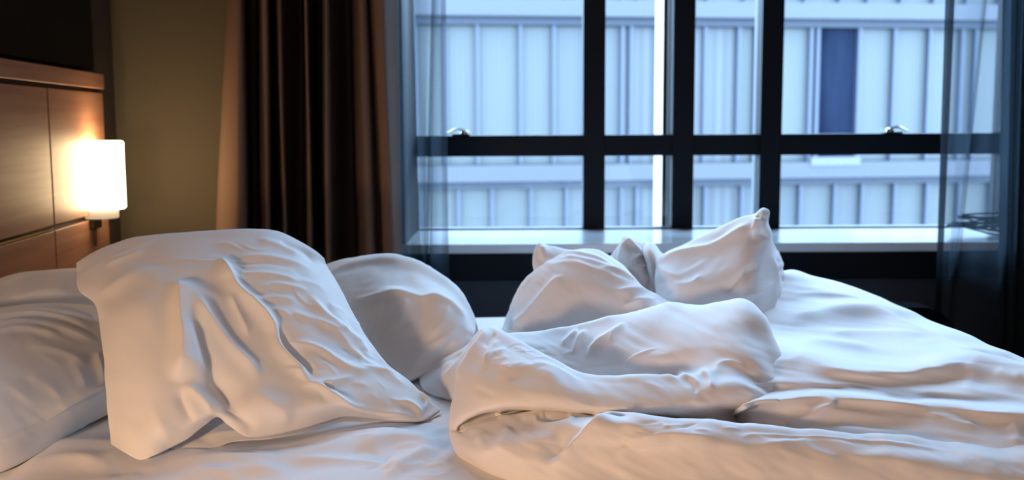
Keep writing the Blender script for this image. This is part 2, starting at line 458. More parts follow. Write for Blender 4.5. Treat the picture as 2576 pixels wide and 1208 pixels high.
# bedside lamp on the headboard
def sconce():
    yl = 2.86
    c = PY(254, 440, yl)
    top = XZ(250, 355, yl)[1]; bot = XZ(258, 525, yl)[1]
    rad = 0.5 * 113 / F * yl
    t = empty('wall_lamp', (c.x, c.y, bot - 0.03), 'lit white cylinder wall lamp on the brown headboard', 'wall lamp')
    h = top - bot
    MB().lathe((c.x, c.y, bot), [(rad * .93, 0), (rad, 0.004), (rad, h * .5), (rad, h - 0.004), (rad * .94, h), (rad * .9, h - 0.003)], 64).build('lamp_shade', M['shade'], t, True)
    MB().lathe((c.x - 0.004, c.y, bot - 0.026), [(0.044, 0), (0.046, 0.003), (0.046, 0.026)], 40).build('glass_cup', M['cup'], t, True)
    loc = HX.inverted() @ c
    MB().box((0.0, loc.y - 0.035, bot - 0.055), (0.014, loc.y + 0.035, bot + 0.05), 0.003, xf=HX).build('wall_plate', M['metal_dark'], t)
    pw = HX @ Vector((0.014, loc.y, bot - 0.012))
    MB().tube([pw, (pw + Vector((c.x, c.y, bot - 0.02))) / 2 + Vector((0, 0, -0.006)), (c.x - 0.02, c.y, bot - 0.022)], 0.007, 12).build('arm', M['metal_dark'], t, True)
    MB().tube([HX @ Vector((0.012, loc.y - 0.03, bot - 0.055)), HX @ Vector((0.012, loc.y - 0.03, bot - 0.10))], 0.004, 8).build('plate_shadow_stick', M['metal_dark'], t, True)  # dark stick standing in for the wall plate's shadow, not a lamp part
    return c, bot, h
sconce()

# ------------------------------------------------------------------ curtains
def drape(name, prof_top, prof_bot, z0, z1, material, parent=None, nz=40, nu=260, wob=0.004, thick=0.0, ytop=60, ybot=600):
    """profiles: (px, Y) from left to right, read at image rows ytop and ybot"""
    def curve(prof, row):
        pts = np.array([[XZ(px, row, Y)[0], Y] for px, Y in prof])
        d = np.hypot(*(pts[1:] - pts[:-1]).T); u = np.concatenate([[0], np.cumsum(np.ones(len(d)))]); u /= u[-1]
        return crom(pts, u, np.linspace(0, 1, nu))
    a = curve(prof_top, ytop); b = curve(prof_bot, ybot)
    za = XZ(*( (prof_top[0][0], ytop) ), 3.0)[1]; zb = XZ(prof_bot[0][0], ybot, 3.0)[1]
    V = []
    for i in range(nz):
        z = z0 + (z1 - z0) * i / (nz - 1); k = (za - z) / (za - zb)
        k = min(max(k, -1.2), 1.5)
        c = a * (1 - k) + b * k
        q = np.linspace(0, 1, nu)
        c = c.copy(); c[:, 1] += wob * np.sin(q * 23 + z * 3.1) ; c[:, 0] += wob * 0.6 * np.sin(q * 31 + z * 4.3 + 1)
        V.append(np.column_stack([c, np.full(nu, z)]))
    V = np.array(V); verts = V.reshape(-1, 3)
    i = np.arange(nz - 1)[:, None] * nu + np.arange(nu - 1)[None, :]
    f = np.stack([i, i + 1, i + nu + 1, i + nu], -1).reshape(-1, 4)
    return mesh_of(name, [(verts, f)], material, parent, thick=thick)
A, B_, = 2.96, 3.13
pt = [(566, 3.14), (573, 3.02), (598, 2.97), (616, 3.0), (624, 3.12), (648, 3.13), (655, 2.98), (672, 2.97), (682, 3.10), (696, 3.13), (700, 2.98), (710, 2.97), (716, 3.06), (745, 3.14), (762, 3.13), (766, 2.97), (776, 2.96), (782, 3.05), (806, 3.14), (812, 2.97), (824, 2.96), (832, 3.04), (862, 3.14), (886, 3.14), (892, 2.99), (905, 2.95), (922, 2.96), (929, 3.0), (940, 2.95), (965, 2.93), (985, 2.98), (1002, 3.05)]
pb = [(543, 3.12), (560, 2.99), (600, 2.95), (622, 2.99), (630, 3.12), (652, 3.13), (662, 2.98), (680, 2.97), (690, 3.10), (702, 3.13), (710, 2.98), (722, 2.97), (730, 3.06), (750, 3.14), (766, 3.13), (770, 2.97), (782, 2.96), (790, 3.05), (812, 3.14), (820, 2.97), (832, 2.96), (840, 3.04), (868, 3.14), (896, 3.14), (900, 2.99), (918, 2.95), (940, 2.95), (955, 3.0), (962, 2.95), (985, 2.93), (998, 2.97), (1012, 3.05)]
deep = lambda pr: [(a, 3.16 - (3.16 - b) * 1.5) for a, b in pr]
cl = drape('curtain', deep(pt), deep(pb), 0.02, 2.55, M['curtain'], thick=0.002)
tag(cl, 'heavy brown curtain in deep vertical folds beside the beige wall', 'curtain')
sl = empty('sheer_curtain', (-0.3, 3.18, 0.02), 'narrow grey sheer curtain hanging beside the heavy brown curtain', 'sheer curtain', 'sheer curtains at the window')
st = [(985, 3.19), (1005, 3.15), (1020, 3.12), (1036, 3.15), (1042, 3.20), (1060, 3.16), (1082, 3.13), (1088, 3.19), (1094, 3.14), (1108, 3.12), (1122, 3.15)]
sb = [(995, 3.19), (1012, 3.15), (1030, 3.12), (1050, 3.16), (1058, 3.20), (1066, 3.16), (1072, 3.13), (1080, 3.19), (1088, 3.14), (1108, 3.12), (1129, 3.15)]
drape('voile', st, sb, 0.03, 2.5, M['sheer'], sl, wob=0.002)
sr = empty('sheer_curtain', (1.35, 3.16, 0.02), 'grey sheer curtain hanging in front of the right end of the window', 'sheer curtain', 'sheer curtains at the window')
st = [(2384, 3.12), (2400, 3.13), (2425, 3.12), (2462, 3.14), (2469, 3.17), (2477, 3.13), (2505, 3.12), (2530, 3.10), (2545, 3.17), (2560, 3.11), (2580, 3.18), (2600, 3.11), (2640, 3.16)]
sb = [(2362, 3.12), (2375, 3.13), (2392, 3.12), (2408, 3.14), (2416, 3.17), (2424, 3.13), (2470, 3.12), (2515, 3.10), (2532, 3.17), (2545, 3.11), (2565, 3.18), (2590, 3.11), (2640, 3.16)]
drape('voile', st, sb, 0.03, 2.5, M['sheer'], sr, wob=0.002)
drape('hem', [(2376, 3.117), (2388, 3.118), (2399, 3.117)], [(2358, 3.117), (2366, 3.118), (2375, 3.117)], 0.03, 2.5, M['sheer_hem'], sr, nu=12, wob=0.0)
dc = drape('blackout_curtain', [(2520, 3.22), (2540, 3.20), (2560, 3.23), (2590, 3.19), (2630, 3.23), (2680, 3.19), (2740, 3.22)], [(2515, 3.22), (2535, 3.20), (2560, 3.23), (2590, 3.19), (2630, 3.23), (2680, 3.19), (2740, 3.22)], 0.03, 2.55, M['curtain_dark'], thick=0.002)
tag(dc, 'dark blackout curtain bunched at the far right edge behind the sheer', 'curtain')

#%%OUTSIDE
# ------------------------------------------------------------------ the building across the street
YB = 19.0
M['slab'] = mat('pale_facade_slab', (0.0262, 0.0276, 0.0336), 0.7)
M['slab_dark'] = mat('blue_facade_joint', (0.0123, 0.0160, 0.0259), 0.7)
def ribbed(name, c1, c2, scale):
    mt = mat(name, c1, 0.6)
    n, l, b = nodes(mt)
    tc = n.new('ShaderNodeTexCoord'); wv = n.new('ShaderNodeTexWave'); wv.bands_direction = 'X'
    wv.inputs['Scale'].default_value = scale; wv.inputs['Distortion'].default_value = 0.0
    cr = n.new('ShaderNodeValToRGB'); cr.color_ramp.elements[0].color = (*c1, 1); cr.color_ramp.elements[1].color = (*c2, 1)
    l.new(tc.outputs['Object'], wv.inputs['Vector']); l.new(wv.outputs['Fac'], cr.inputs['Fac']); l.new(cr.outputs['Color'], b.inputs['Base Color'])
    return mt
M['blind'] = ribbed('vertical_blind_pale', (0.0235, 0.0273, 0.0260), (0.0326, 0.0362, 0.0351), 3.4)
M['blind2'] = ribbed('vertical_blind_grey', (0.0206, 0.0242, 0.0260), (0.0293, 0.0326, 0.0345), 3.4)
M['blind3'] = ribbed('slatted_blind', (0.0177, 0.0204, 0.0229), (0.0338, 0.0368, 0.0380), 1.6)
M['mull_out'] = mat('facade_mullion', (0.0204, 0.0251, 0.0393), 0.6)
M['darkwin'] = vary(mat('dark_blue_window', (0.005, 0.01, 0.02), 0.9, 0.05), (0.0022, 0.004, 0.0105), (0.006, 0.010, 0.020), (1, 1, 0.15), 3)
M['bright'] = mat('white_facade_panel', (0.0471, 0.0478, 0.0538), 0.6)
bx = lambda px: XZ(px, 300, YB)[0]
bz = lambda py: XZ(1900, py, YB)[1]
z45, z460 = bz(48), bz(449)
FH = z45 - z460
bld = empty('office_building', (bx(1800), YB, bz(600) - 6), 'pale blue-grey office building facing the window across the street', 'building')
xL, xR = bx(300), bx(3300)
for fl in range(-2, 2):
    zb = z460 + FH * fl
    MB().box((xL, YB - 0.25, zb), (xR, YB + 0.6, zb + FH * 0.10), 0.01).build('floor_slab', M['slab'], bld)
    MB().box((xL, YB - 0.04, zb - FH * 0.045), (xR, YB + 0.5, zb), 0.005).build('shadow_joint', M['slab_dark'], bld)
zb0, zb1 = z460 - FH * 2.5, z45 + FH * 0.10
MB().box((xL, YB + 0.35, z460 - 2.6 * FH), (xR, YB + 3.0, z45 + FH * 0.42)).build('core_wall', M['slab'], bld)
seams_up = [760, 860, 960, 1050, 1120, 1200, 1305, 1388, 1475, 1560, 1582, 1655, 1735, 1772, 1860, 1905, 2050, 2068, 2180, 2276, 2372, 2462, 2500, 2600, 2700, 2800, 2900]
mats_up = {1582: 'blind3', 1772: 'blind3', 2068: 'darkwin', 1735: 'bright', 2050: 'bright', 1475: 'blind2', 1388: 'blind2'}
seams_lo = [760, 860, 960, 1060, 1150, 1233, 1330, 1420, 1500, 1560, 1600, 1665, 1742, 1778, 1875, 1960, 2032, 2125, 2200, 2290, 2380, 2470, 2560, 2660, 2760, 2860]
mats_lo = {1778: 'blind3', 1600: 'blind3', 1500: 'blind2', 1875: 'blind2', 2125: 'blind2', 1960: 'blind2'}
def row_of(seams, mats_, zlo, zhi):
    for a, b in zip(seams, seams[1:]):
        xa, xb = bx(a), bx(b); mk = mats_.get(a, 'blind')
        MB().box((xa + 0.02, YB + 0.12, zlo), (xb - 0.02, YB + 0.2, zhi), 0.01).build('window_panel', M[mk], bld)
        MB().box((xa - 0.036, YB, zlo), (xa + 0.036, YB + 0.14, zhi), 0.01).build('mullion', M['mull_out'], bld)
row_of(seams_up, mats_up, z460 + FH * 0.10, z45 - FH * 0.045)
row_of(seams_lo, mats_lo, z460 - FH + FH * 0.10, z460 - FH * 0.045)
row_of(seams_lo, {}, z45 + FH * 0.10, z45 + FH * 0.4)
MB().box((bx(2040), YB - 0.27, bz(418)), (bx(2172), YB - 0.255, bz(396)), 0.003).build('white_panel', M['bright'], bld)
bld.rotation_euler.z = R(8)
gs = MB().box((-14, YWIN + 1.5, -6.0), (20, YB + 1, -5.9)).build('street', mat('street_asphalt', (0.0280, 0.0281, 0.0336), 0.9)); S(gs)

#%%BED
# ------------------------------------------------------------------ bed
bed = empty('bed', HX @ Vector((1.0, 1.85, 0)), 'double bed with a smooth white fitted sheet against the brown headboard', 'bed')
BX = HX
MB().box((0.01, 0.95, 0.08), (1.93, 2.66, 0.32), 0.01, xf=BX).build('bed_base', M['curtain_dark'], bed)
MB().box((0.012, 0.93, 0.32), (1.96, 2.68, SHEET - 0.012), 0.05, xf=BX).build('mattress', M['sheet'], bed)
for a in (0.08, 1.86):
    for b in (1.02, 2.6):
        MB().box((a - 0.03, b - 0.03, 0), (a + 0.03, b + 0.03, 0.08), 0.004, xf=BX).build('leg', M['metal_dark'], bed)

def rnd(rows): return rows
# fitted sheet: a broad patch with soft creases, falling over the mattress edge
sheet_strokes = [
    ([(0, 1150), (200, 1120), (420, 1135)], 0.006, 30, 22),
    ([(300, 1190), (480, 1165), (700, 1160), (900, 1120), (1090, 1080)], 0.008, 26, 16),
    ([(420, 1208), (600, 1190), (760, 1188)], 0.007, 22, 12),
    ([(880, 1140), (1000, 1110), (1120, 1120)], 0.007, 18, 12),
    ([(960, 1208), (1040, 1160), (1110, 1125)], 0.008, 22, 12),
    ([(760, 1122), (900, 1100), (1060, 1090)], 0.005, 12, 10),
    ([(20, 1200), (150, 1160), (300, 1175)], 0.006, 25, 12),
    ([(700, 1170), (860, 1160), (1000, 1172)], 0.004, 8, 8),
]
sheet_strokes += crinkles(16, (880, 1060, 1120, 1190), (-30, 20), (50, 130), (4, 8), (0.0008, 0.0022), 21)
sheet_strokes += crinkles(12, (300, 1130, 900, 1205), (-14, 8), (90, 200), (5, 9), (0.0006, 0.0018), 22)
def sheet_patch():
    nx, ny = 420, 420
    x = np.linspace(-0.98, 0.93, nx); y = np.linspace(0.90, 2.72, ny)
    X, Y = np.meshgrid(x, y)
    Z = np.full(X.shape, SHEET - 0.004)
    e = np.maximum(0, Y - 2.62); Z -= 9.0 * e**2 + 0.4 * e
    e = np.maximum(0, 0.99 - Y); Z -= 9.0 * e**2
    V = np.stack([X, Y, Z], -1)
    v = V - np.array([0, 0, EYE]); zc = v @ np.array(fw)
    px = W/2 + F*(v @ np.array(RT))/zc; py = Hh/2 - F*(v @ np.array(UP))/zc
    d = np.zeros(X.shape)
    for pl, amp, wl, wr, *_ in sheet_strokes:
        dd, t = poly_dist(px, py, pl)
        d += 1.5 * amp * np.exp(-(np.abs(dd) / np.where(dd > 0, wr, wl))**1.6) * sstep(t / .3) * sstep((1 - t) / .3)
    a, b = rot(X, Y, 18)
    d += 0.006 * vnoise(a * 3.1, b * 9) + 0.003 * vnoise(a * 8 + 3, b * 22)
    V[:, :, 2] += d
    V = V.reshape(-1, 3)
    # keep clear of the slanted headboard
    V[:, 0] = np.maximum(V[:, 0], HBX + HBS * V[:, 1] + 0.012)
    i = np.arange(ny - 1)[:, None] * nx + np.arange(nx - 1)[None, :]
    return V, np.stack([i, i + 1, i + nx + 1, i + nx], -1).reshape(-1, 4)
mesh_of('fitted_sheet', [sheet_patch()], M['sheet'], bed, thick=0.002)

#%%PILLOWS
# --- back left pillow
rows = [
 [(-60, 790, 2.12), (60, 790, 2.3), (180, 790, 2.42), (300, 790, 2.45), (420, 800, 2.45)],
 [(-60, 735, 2.10), (40, 715, 2.26), (120, 700, 2.34), (200, 695, 2.42), (300, 700, 2.46), (420, 740, 2.46)],
 [(-90, 740, 1.98), (0, 702, 2.10), (90, 681, 2.18), (195, 675, 2.26), (300, 680, 2.34), (420, 720, 2.38)],
 [(-90, 770, 1.93), (0, 728, 2.03), (90, 712, 2.10), (195, 708, 2.18), (300, 712, 2.26), (420, 745, 2.3)],
 [(-90, 800, 1.91), (0, 760, 1.99), (90, 748, 2.05), (195, 745, 2.12), (300, 750, 2.2), (420, 770, 2.26)],
 [(-90, 830, 1.92), (0, 800, 1.99), (90, 790, 2.04), (195, 790, 2.11), (300, 790, 2.2), (420, 795, 2.28)],
 [(-60, 850, 2.0), (0, 830, 2.08), (90, 820, 2.14), (195, 815, 2.2), (300, 812, 2.28), (420, 810, 2.34)],
]
p = mesh_of('pillow', [cloth('p', rows, 120, 90, strokes=[
    ([(0, 715), (60, 697), (130, 690)], 0.004, 6, 5),
    ([(20, 760), (90, 735), (180, 728)], 0.004, 12, 8)],
    noise=[(0.004, 90, 30, 10, 1)])], M['pillow'], cap=True)
tag(p, 'white pillow lying flat against the headboard, furthest back on the left', 'pillow', 'white pillows on the bed')

# --- front left pillow
rows = [
 [(-320, 960, 1.62), (-150, 900, 1.85), (0, 850, 2.02), (120, 840, 2.12), (240, 850, 2.16), (330, 870, 2.14)],
 [(-300, 850, 1.62), (-150, 800, 1.78), (0, 774, 1.92), (110, 765, 2.0), (215, 768, 2.06), (290, 790, 2.08), (330, 850, 2.04)],
 [(-300, 870, 1.56), (-150, 830, 1.70), (0, 812, 1.82), (110, 805, 1.90), (215, 808, 1.96), (300, 830, 1.98), (345, 880, 1.96)],
 [(-300, 930, 1.48), (-150, 890, 1.60), (0, 868, 1.71), (110, 860, 1.79), (215, 862, 1.86), (300, 880, 1.9), (350, 920, 1.9)],
 [(-300, 1010, 1.41), (-150, 985, 1.50), (0, 965, 1.58), (110, 945, 1.67), (215, 930, 1.76), (300, 930, 1.82), (350, 950, 1.86)],
 [(-300, 1090, 1.35), (-150, 1070, 1.42), (0, 1050, 1.49), (110, 1010, 1.59), (215, 975, 1.69), (300, 965, 1.77), (350, 975, 1.82)],
 [(-300, 1140, 1.32), (-150, 1130, 1.385), (0, 1108, 1.45), (110, 1058, 1.55), (190, 1012, 1.63), (280, 972, 1.73), (350, 990, 1.80)],
 [(-300, 1190, 1.315), (-150, 1175, 1.38), (0, 1150, 1.445), (110, 1095, 1.545), (190, 1052, 1.625), (280, 1010, 1.72), (350, 1010, 1.80)],
 [(-300, 1230, 1.35), (-150, 1220, 1.40), (0, 1188, 1.452), (100, 1142, 1.535), (180, 1092, 1.632), (280, 1040, 1.74), (350, 1030, 1.79)],
 [(-300, 1245, 1.42), (-150, 1200, 1.50), (0, 1165, 1.60), (100, 1110, 1.70), (180, 1070, 1.78), (280, 1030, 1.84), (350, 1015, 1.86)],
]
st_ = [
 ([(-30, 800), (60, 790), (150, 800), (250, 840)], 0.006, 8, 7),
 ([(-30, 818), (60, 812), (150, 828), (255, 865)], 0.006, 8, 7),
 ([(-30, 840), (40, 828), (100, 835), (160, 850)], 0.006, 9, 6),
 ([(40, 780), (140, 785), (250, 815)], 0.005, 7, 6),
 ([(60, 870), (150, 885), (230, 930)], 0.003, 14, 8),
 ([(-20, 950), (50, 990), (95, 1055)], 0.002, 20, 12, 0.45),
 ([(70, 940), (120, 975), (160, 1010)], 0.0025, 16, 12),
 ([(170, 900), (200, 940), (215, 985)], 0.0025, 16, 12),
 ([(240, 880), (255, 930), (262, 975)], 0.005, 10, 10),
 ([(-80, 1152), (0, 1109), (110, 1059), (190, 1013), (275, 973)], 0.0035, 3.5, 3.5, 0),
]
pf = cloth('p', rows, 220, 220, strokes=st_, noise=[(0.003, 140, 90, 30, 2), (0.001, 40, 16, 35, 3)])
p = mesh_of('pillow', [pf], M['pillow'], cap=True)
tag(p, 'plump white pillow with a side seam lying flat, nearest the front left', 'pillow', 'white pillows on the bed')

# --- back right pillow
rows = [
 [(600, 900, 2.34), (760, 880, 2.40), (900, 870, 2.42), (1040, 850, 2.42), (1130, 850, 2.38), (1180, 850, 2.3)],
 [(600, 760, 2.40), (760, 720, 2.48), (900, 690, 2.5), (1020, 700, 2.48), (1110, 740, 2.44), (1180, 800, 2.36), (1205, 845, 2.3)],
 [(600, 715, 2.28), (700, 690, 2.32), (812, 667, 2.34), (880, 648, 2.35), (960, 640, 2.35), (1040, 651, 2.34), (1110, 690, 2.32), (1160, 732, 2.30), (1190, 782, 2.26), (1201, 820, 2.22)],
 [(600, 740, 2.20), (700, 715, 2.23), (812, 695, 2.25), (880, 680, 2.25), (960, 675, 2.26), (1040, 688, 2.25), (1105, 718, 2.24), (1150, 752, 2.22), (1183, 795, 2.20), (1199, 828, 2.17)],
 [(600, 780, 2.14), (700, 765, 2.16), (812, 750, 2.17), (890, 730, 2.17), (960, 715, 2.17), (1040, 722, 2.17), (1100, 738, 2.16), (1145, 768, 2.15), (1178, 806, 2.14), (1198, 835, 2.13)],
 [(600, 810, 2.10), (700, 800, 2.11), (812, 785, 2.12), (888, 762, 2.13), (955, 742, 2.125), (1000, 735, 2.12), (1060, 749, 2.115), (1100, 746, 2.115), (1150, 778, 2.11), (1175, 812, 2.11), (1196, 842, 2.10)],
 [(620, 850, 2.07), (720, 850, 2.07), (830, 840, 2.07), (900, 825, 2.07), (960, 805, 2.06), (1010, 798, 2.06), (1065, 800, 2.06), (1110, 800, 2.06), (1150, 815, 2.07), (1178, 835, 2.08), (1194, 850, 2.09)],
 [(640, 900, 2.05), (740, 900, 2.04), (840, 895, 2.03), (910, 880, 2.03), (970, 868, 2.02), (1020, 858, 2.02), (1070, 855, 2.02), (1115, 850, 2.03), (1150, 850, 2.05), (1175, 852, 2.07), (1190, 858, 2.09)],
 [(700, 950, 2.03), (800, 950, 2.0), (880, 945, 1.99), (950, 935, 1.98), (1005, 925, 1.98), (1050, 912, 1.985), (1090, 900, 2.0), (1125, 888, 2.02), (1150, 880, 2.04), (1170, 872, 2.06), (1182, 866, 2.09)],
 [(740, 980, 2.0), (830, 985, 1.98), (910, 980, 1.965), (980, 970, 1.955), (1030, 960, 1.955), (1060, 948, 1.965), (1095, 930, 1.985), (1125, 912, 2.01), (1148, 900, 2.035), (1162, 890, 2.05), (1175, 880, 2.08)],
 [(740, 975, 2.1), (830, 978, 2.08), (910, 972, 2.06), (980, 962, 2.05), (1030, 952, 2.05), (1060, 942, 2.06), (1095, 925, 2.07), (1125, 908, 2.1), (1148, 896, 2.12), (1162, 886, 2.13), (1175, 876, 2.15)],
]
st_ = [
 ([(885, 762), (955, 742), (1000, 734), (1060, 750), (1100, 745), (1150, 776), (1175, 808)], 0.006, 10, 7, 0.1),
 ([(815, 700), (870, 668), (960, 655), (1030, 660)], 0.005, 12, 9),
 ([(840, 690), (900, 668), (980, 662)], -0.004, 8, 8),
 ([(930, 870), (950, 800), (965, 755)], 0.004, 8, 6),
 ([(1010, 940), (1080, 880), (1140, 830), (1165, 790)], 0.006, 12, 12),
 ([(1040, 955), (1110, 890), (1150, 850)], -0.006, 12, 12),
 ([(1030, 870), (1060, 800), (1062, 752)], -0.006, 14, 14),
 ([(1085, 850), (1120, 800), (1130, 762)], 0.005, 12, 12),
 ([(1000, 820), (1020, 770), (1010, 742)], 0.005, 16, 12),
 ([(1045, 952), (1110, 915), (1156, 885)], 0.005, 6, 6),
]
p = mesh_of('pillow', [cloth('p', rows, 200, 180, mode='x', strokes=st_, noise=[(0.004, 60, 90, 30, 5), (0.0015, 24, 10, -25, 6)])], M['pillow'], cap=True)
tag(p, 'white pillow behind the big leaning pillow, rounded end towards the duvet', 'pillow', 'white pillows on the bed')

# --- big front pillow, leaning forward over the others
rows = [
 [(330, 1090, 1.72), (420, 1060, 1.75), (560, 1010, 1.80), (700, 985, 1.86), (850, 985, 1.88), (950, 985, 1.88), (1060, 1010, 1.84)],
 [(300, 900, 1.92), (420, 860, 1.98), (560, 830, 2.04), (700, 820, 2.08), (820, 860, 2.06), (930, 930, 1.95), (1060, 1000, 1.85)],
 [(245, 760, 1.99), (330, 700, 2.05), (480, 660, 2.10), (620, 650, 2.14), (720, 655, 2.16), (780, 690, 2.14), (816, 720, 2.12)],
 [(196, 664, 1.90), (230, 642, 1.93), (270, 622, 1.95), (330, 603, 1.97), (400, 593, 1.99), (500, 584, 2.01), (580, 578, 2.03), (640, 577, 2.04), (700, 584, 2.06), (750, 607, 2.07), (790, 632, 2.08), (813, 652, 2.08)],
 [(194, 690, 1.85), (250, 655, 1.88), (330, 630, 1.91), (430, 612, 1.93), (520, 604, 1.95), (640, 600, 1.97), (720, 612, 2.00), (775, 642, 2.03), (822, 672, 2.06)],
 [(198, 730, 1.80), (260, 700, 1.82), (340, 668, 1.85), (430, 645, 1.87), (520, 636, 1.89), (640, 636, 1.91), (730, 655, 1.94), (790, 680, 1.97), (842, 702, 2.03)],
 [(240, 768, 1.765), (300, 740, 1.76), (380, 705, 1.78), (450, 690, 1.80), (540, 680, 1.82), (650, 682, 1.85), (740, 700, 1.88), (810, 722, 1.92), (868, 745, 1.985)],
 [(250, 830, 1.715), (290, 800, 1.70), (370, 770, 1.70), (450, 752, 1.73), (550, 742, 1.765), (660, 745, 1.79), (760, 760, 1.83), (840, 780, 1.87), (895, 800, 1.94)],
 [(258, 890, 1.665), (300, 870, 1.645), (370, 850, 1.64), (460, 832, 1.67), (560, 820, 1.71), (680, 822, 1.74), (780, 832, 1.77), (870, 850, 1.82), (932, 862, 1.89)],
 [(263, 950, 1.625), (310, 935, 1.60), (380, 925, 1.59), (470, 905, 1.62), (570, 895, 1.66), (700, 895, 1.69), (810, 905, 1.72), (900, 915, 1.77), (978, 920, 1.84)],
 [(269, 1015, 1.585), (320, 1010, 1.56), (390, 1000, 1.55), (470, 985, 1.57), (570, 975, 1.61), (710, 970, 1.64), (830, 970, 1.67), (940, 968, 1.73), (1035, 965, 1.80)],
 [(276, 1080, 1.555), (320, 1090, 1.525), (390, 1075, 1.52), (470, 1055, 1.54), (560, 1030, 1.57), (700, 1030, 1.60), (840, 1018, 1.64), (960, 1014, 1.70), (1070, 1003, 1.775)],
 [(279, 1118, 1.55), (315, 1140, 1.51), (352, 1157, 1.495), (385, 1148, 1.50), (430, 1125, 1.525), (480, 1100, 1.545), (520, 1070, 1.565), (545, 1052, 1.575), (570, 1070, 1.57), (620, 1098, 1.565), (680, 1096, 1.585), (760, 1078, 1.62), (850, 1053, 1.665), (930, 1055, 1.69), (1060, 1058, 1.71), (1110, 1032, 1.77)],
]
st_ = [
 ([(238, 745), (300, 712), (420, 664)], 0.008, 10, 16, 0.5),             # upper left fold
 ([(265, 655), (330, 632), (400, 600)], 0.004, 5, 6),
 ([(262, 672), (320, 650), (370, 630)], 0.005, 6, 6),
 ([(450, 700), (447, 780), (455, 860), (452, 930), (450, 965)], 0.024, 70, 19, 0.18),   # right shoulder of the left bulge
 ([(480, 775), (505, 870), (550, 960), (630, 1065)], -0.014, 22, 20, 0.3),
 ([(480, 745), (520, 800), (575, 870), (630, 920), (660, 960)], 0.012, 14, 20, 0.2),
 ([(455, 962), (500, 1000), (545, 1045)], 0.007, 18, 10, 0.3),
 ([(452, 970), (462, 1010), (490, 1070)], -0.006, 10, 18, 0.3),
 ([(560, 1010), (600, 1045), (650, 1080)], -0.007, 14, 18, 0.25),
 ([(545, 640), (570, 680), (600, 730), (655, 780), (690, 830), (710, 880), (790, 960)], 0.013, 12, 16, 0.12),   # long central ridge
 ([(575, 735), (600, 790), (630, 850)], 0.006, 14, 10),
 ([(690, 815), (730, 880), (800, 950)], -0.008, 10, 16, 0.2),
 ([(690, 785), (760, 800), (830, 830), (900, 900)], 0.006, 12, 10),
 ([(770, 735), (810, 790), (880, 850), (940, 900)], 0.009, 12, 14),
 ([(575, 655), (650, 648), (720, 660), (800, 690)], 0.005, 10, 8),
 ([(580, 668), (660, 660), (740, 676)], -0.004, 7, 7),
 ([(600, 690), (680, 695), (760, 715)], 0.005, 8, 7),
 ([(640, 730), (700, 722), (780, 735)], 0.005, 8, 7),
 ([(620, 760), (690, 752), (750, 760)], 0.004, 8, 6),
 ([(700, 605), (760, 630), (800, 665)], -0.006, 6, 8),
 ([(640, 600), (700, 620), (760, 650)], 0.004, 10, 8),
 ([(720, 860), (800, 880), (880, 930), (960, 940)], 0.007, 10, 10),
 ([(750, 965), (810, 980), (880, 1020), (960, 1040), (1050, 1052)], 0.009, 9, 9, 0.2),
 ([(900, 925), (960, 940), (1010, 950)], 0.005, 5, 5),
 ([(860, 870), (900, 900), (980, 950), (1030, 975)], 0.005, 8, 8),
 ([(760, 970), (840, 960), (900, 945)], 0.005, 8, 8),
 ([(1000, 1010), (1040, 1025), (1065, 1050)], 0.006, 8, 6),
 ([(1050, 985), (1075, 1010), (1060, 1040)], 0.005, 6, 6),
 ([(385, 1000), (400, 1060), (435, 1125)], 0.0035, 26, 16, 0.45),
 ([(295, 1010), (325, 1070), (352, 1140)], 0.002, 22, 22, 0.45),
 ([(630, 985), (700, 1030), (740, 1060)], 0.006, 24, 24),
 ([(330, 668), (430, 655), (560, 660), (640, 658)], 0.002, 2.5, 2.5),
]
st_ += crinkles(26, (640, 700, 820, 1000), (15, 45), (40, 110), (4, 8), (0.0009, 0.0022), 1, 120)
st_ += crinkles(22, (820, 780, 900, 1020), (10, 55), (30, 80), (3, 6), (0.0008, 0.002), 2, 110)
st_ += crinkles(14, (560, 600, 780, 720), (0, 22), (50, 120), (4, 8), (0.0008, 0.002), 3)
front = cloth('p', rows, 320, 320, mode='x', strokes=st_, noise=[(0.005, 90, 190, -35, 8), (0.0025, 80, 40, 20, 9)])
p = mesh_of('pillow', [front], M['pillow'], cap=False, thick=0.0012)
tag(p, 'large crumpled white pillow leaning in front of the others, open hem towards us', 'pillow', 'white pillows on the bed')
# lower layer of the open pillowcase hem, seen under the front layer
rows = [
 [(360, 1085, 1.60), (480, 1050, 1.63), (640, 1030, 1.68), (800, 1020, 1.72), (950, 1010, 1.76), (1080, 1012, 1.80)],
 [(345, 1125, 1.555), (430, 1100, 1.58), (540, 1075, 1.61), (660, 1065, 1.64), (800, 1050, 1.69), (950, 1040, 1.74), (1095, 1030, 1.778)],
 [(350, 1152, 1.510), (375, 1150, 1.512), (400, 1128, 1.545), (450, 1131, 1.552), (530, 1126, 1.56), (590, 1112, 1.585), (680, 1104, 1.60), (780, 1086, 1.64), (850, 1064, 1.69), (950, 1060, 1.715), (1060, 1060, 1.718), (1113, 1040, 1.76)],
]
h_ = mesh_of('hem_layer', [cloth('p', rows, 200, 50, mode='x', strokes=[([(500, 1100), (620, 1085), (760, 1070)], 0.005, 10, 10)], noise=[(0.003, 60, 20, 5, 4)])], M['pillow'], p, thick=0.001)

#%%DUVET
parts = []
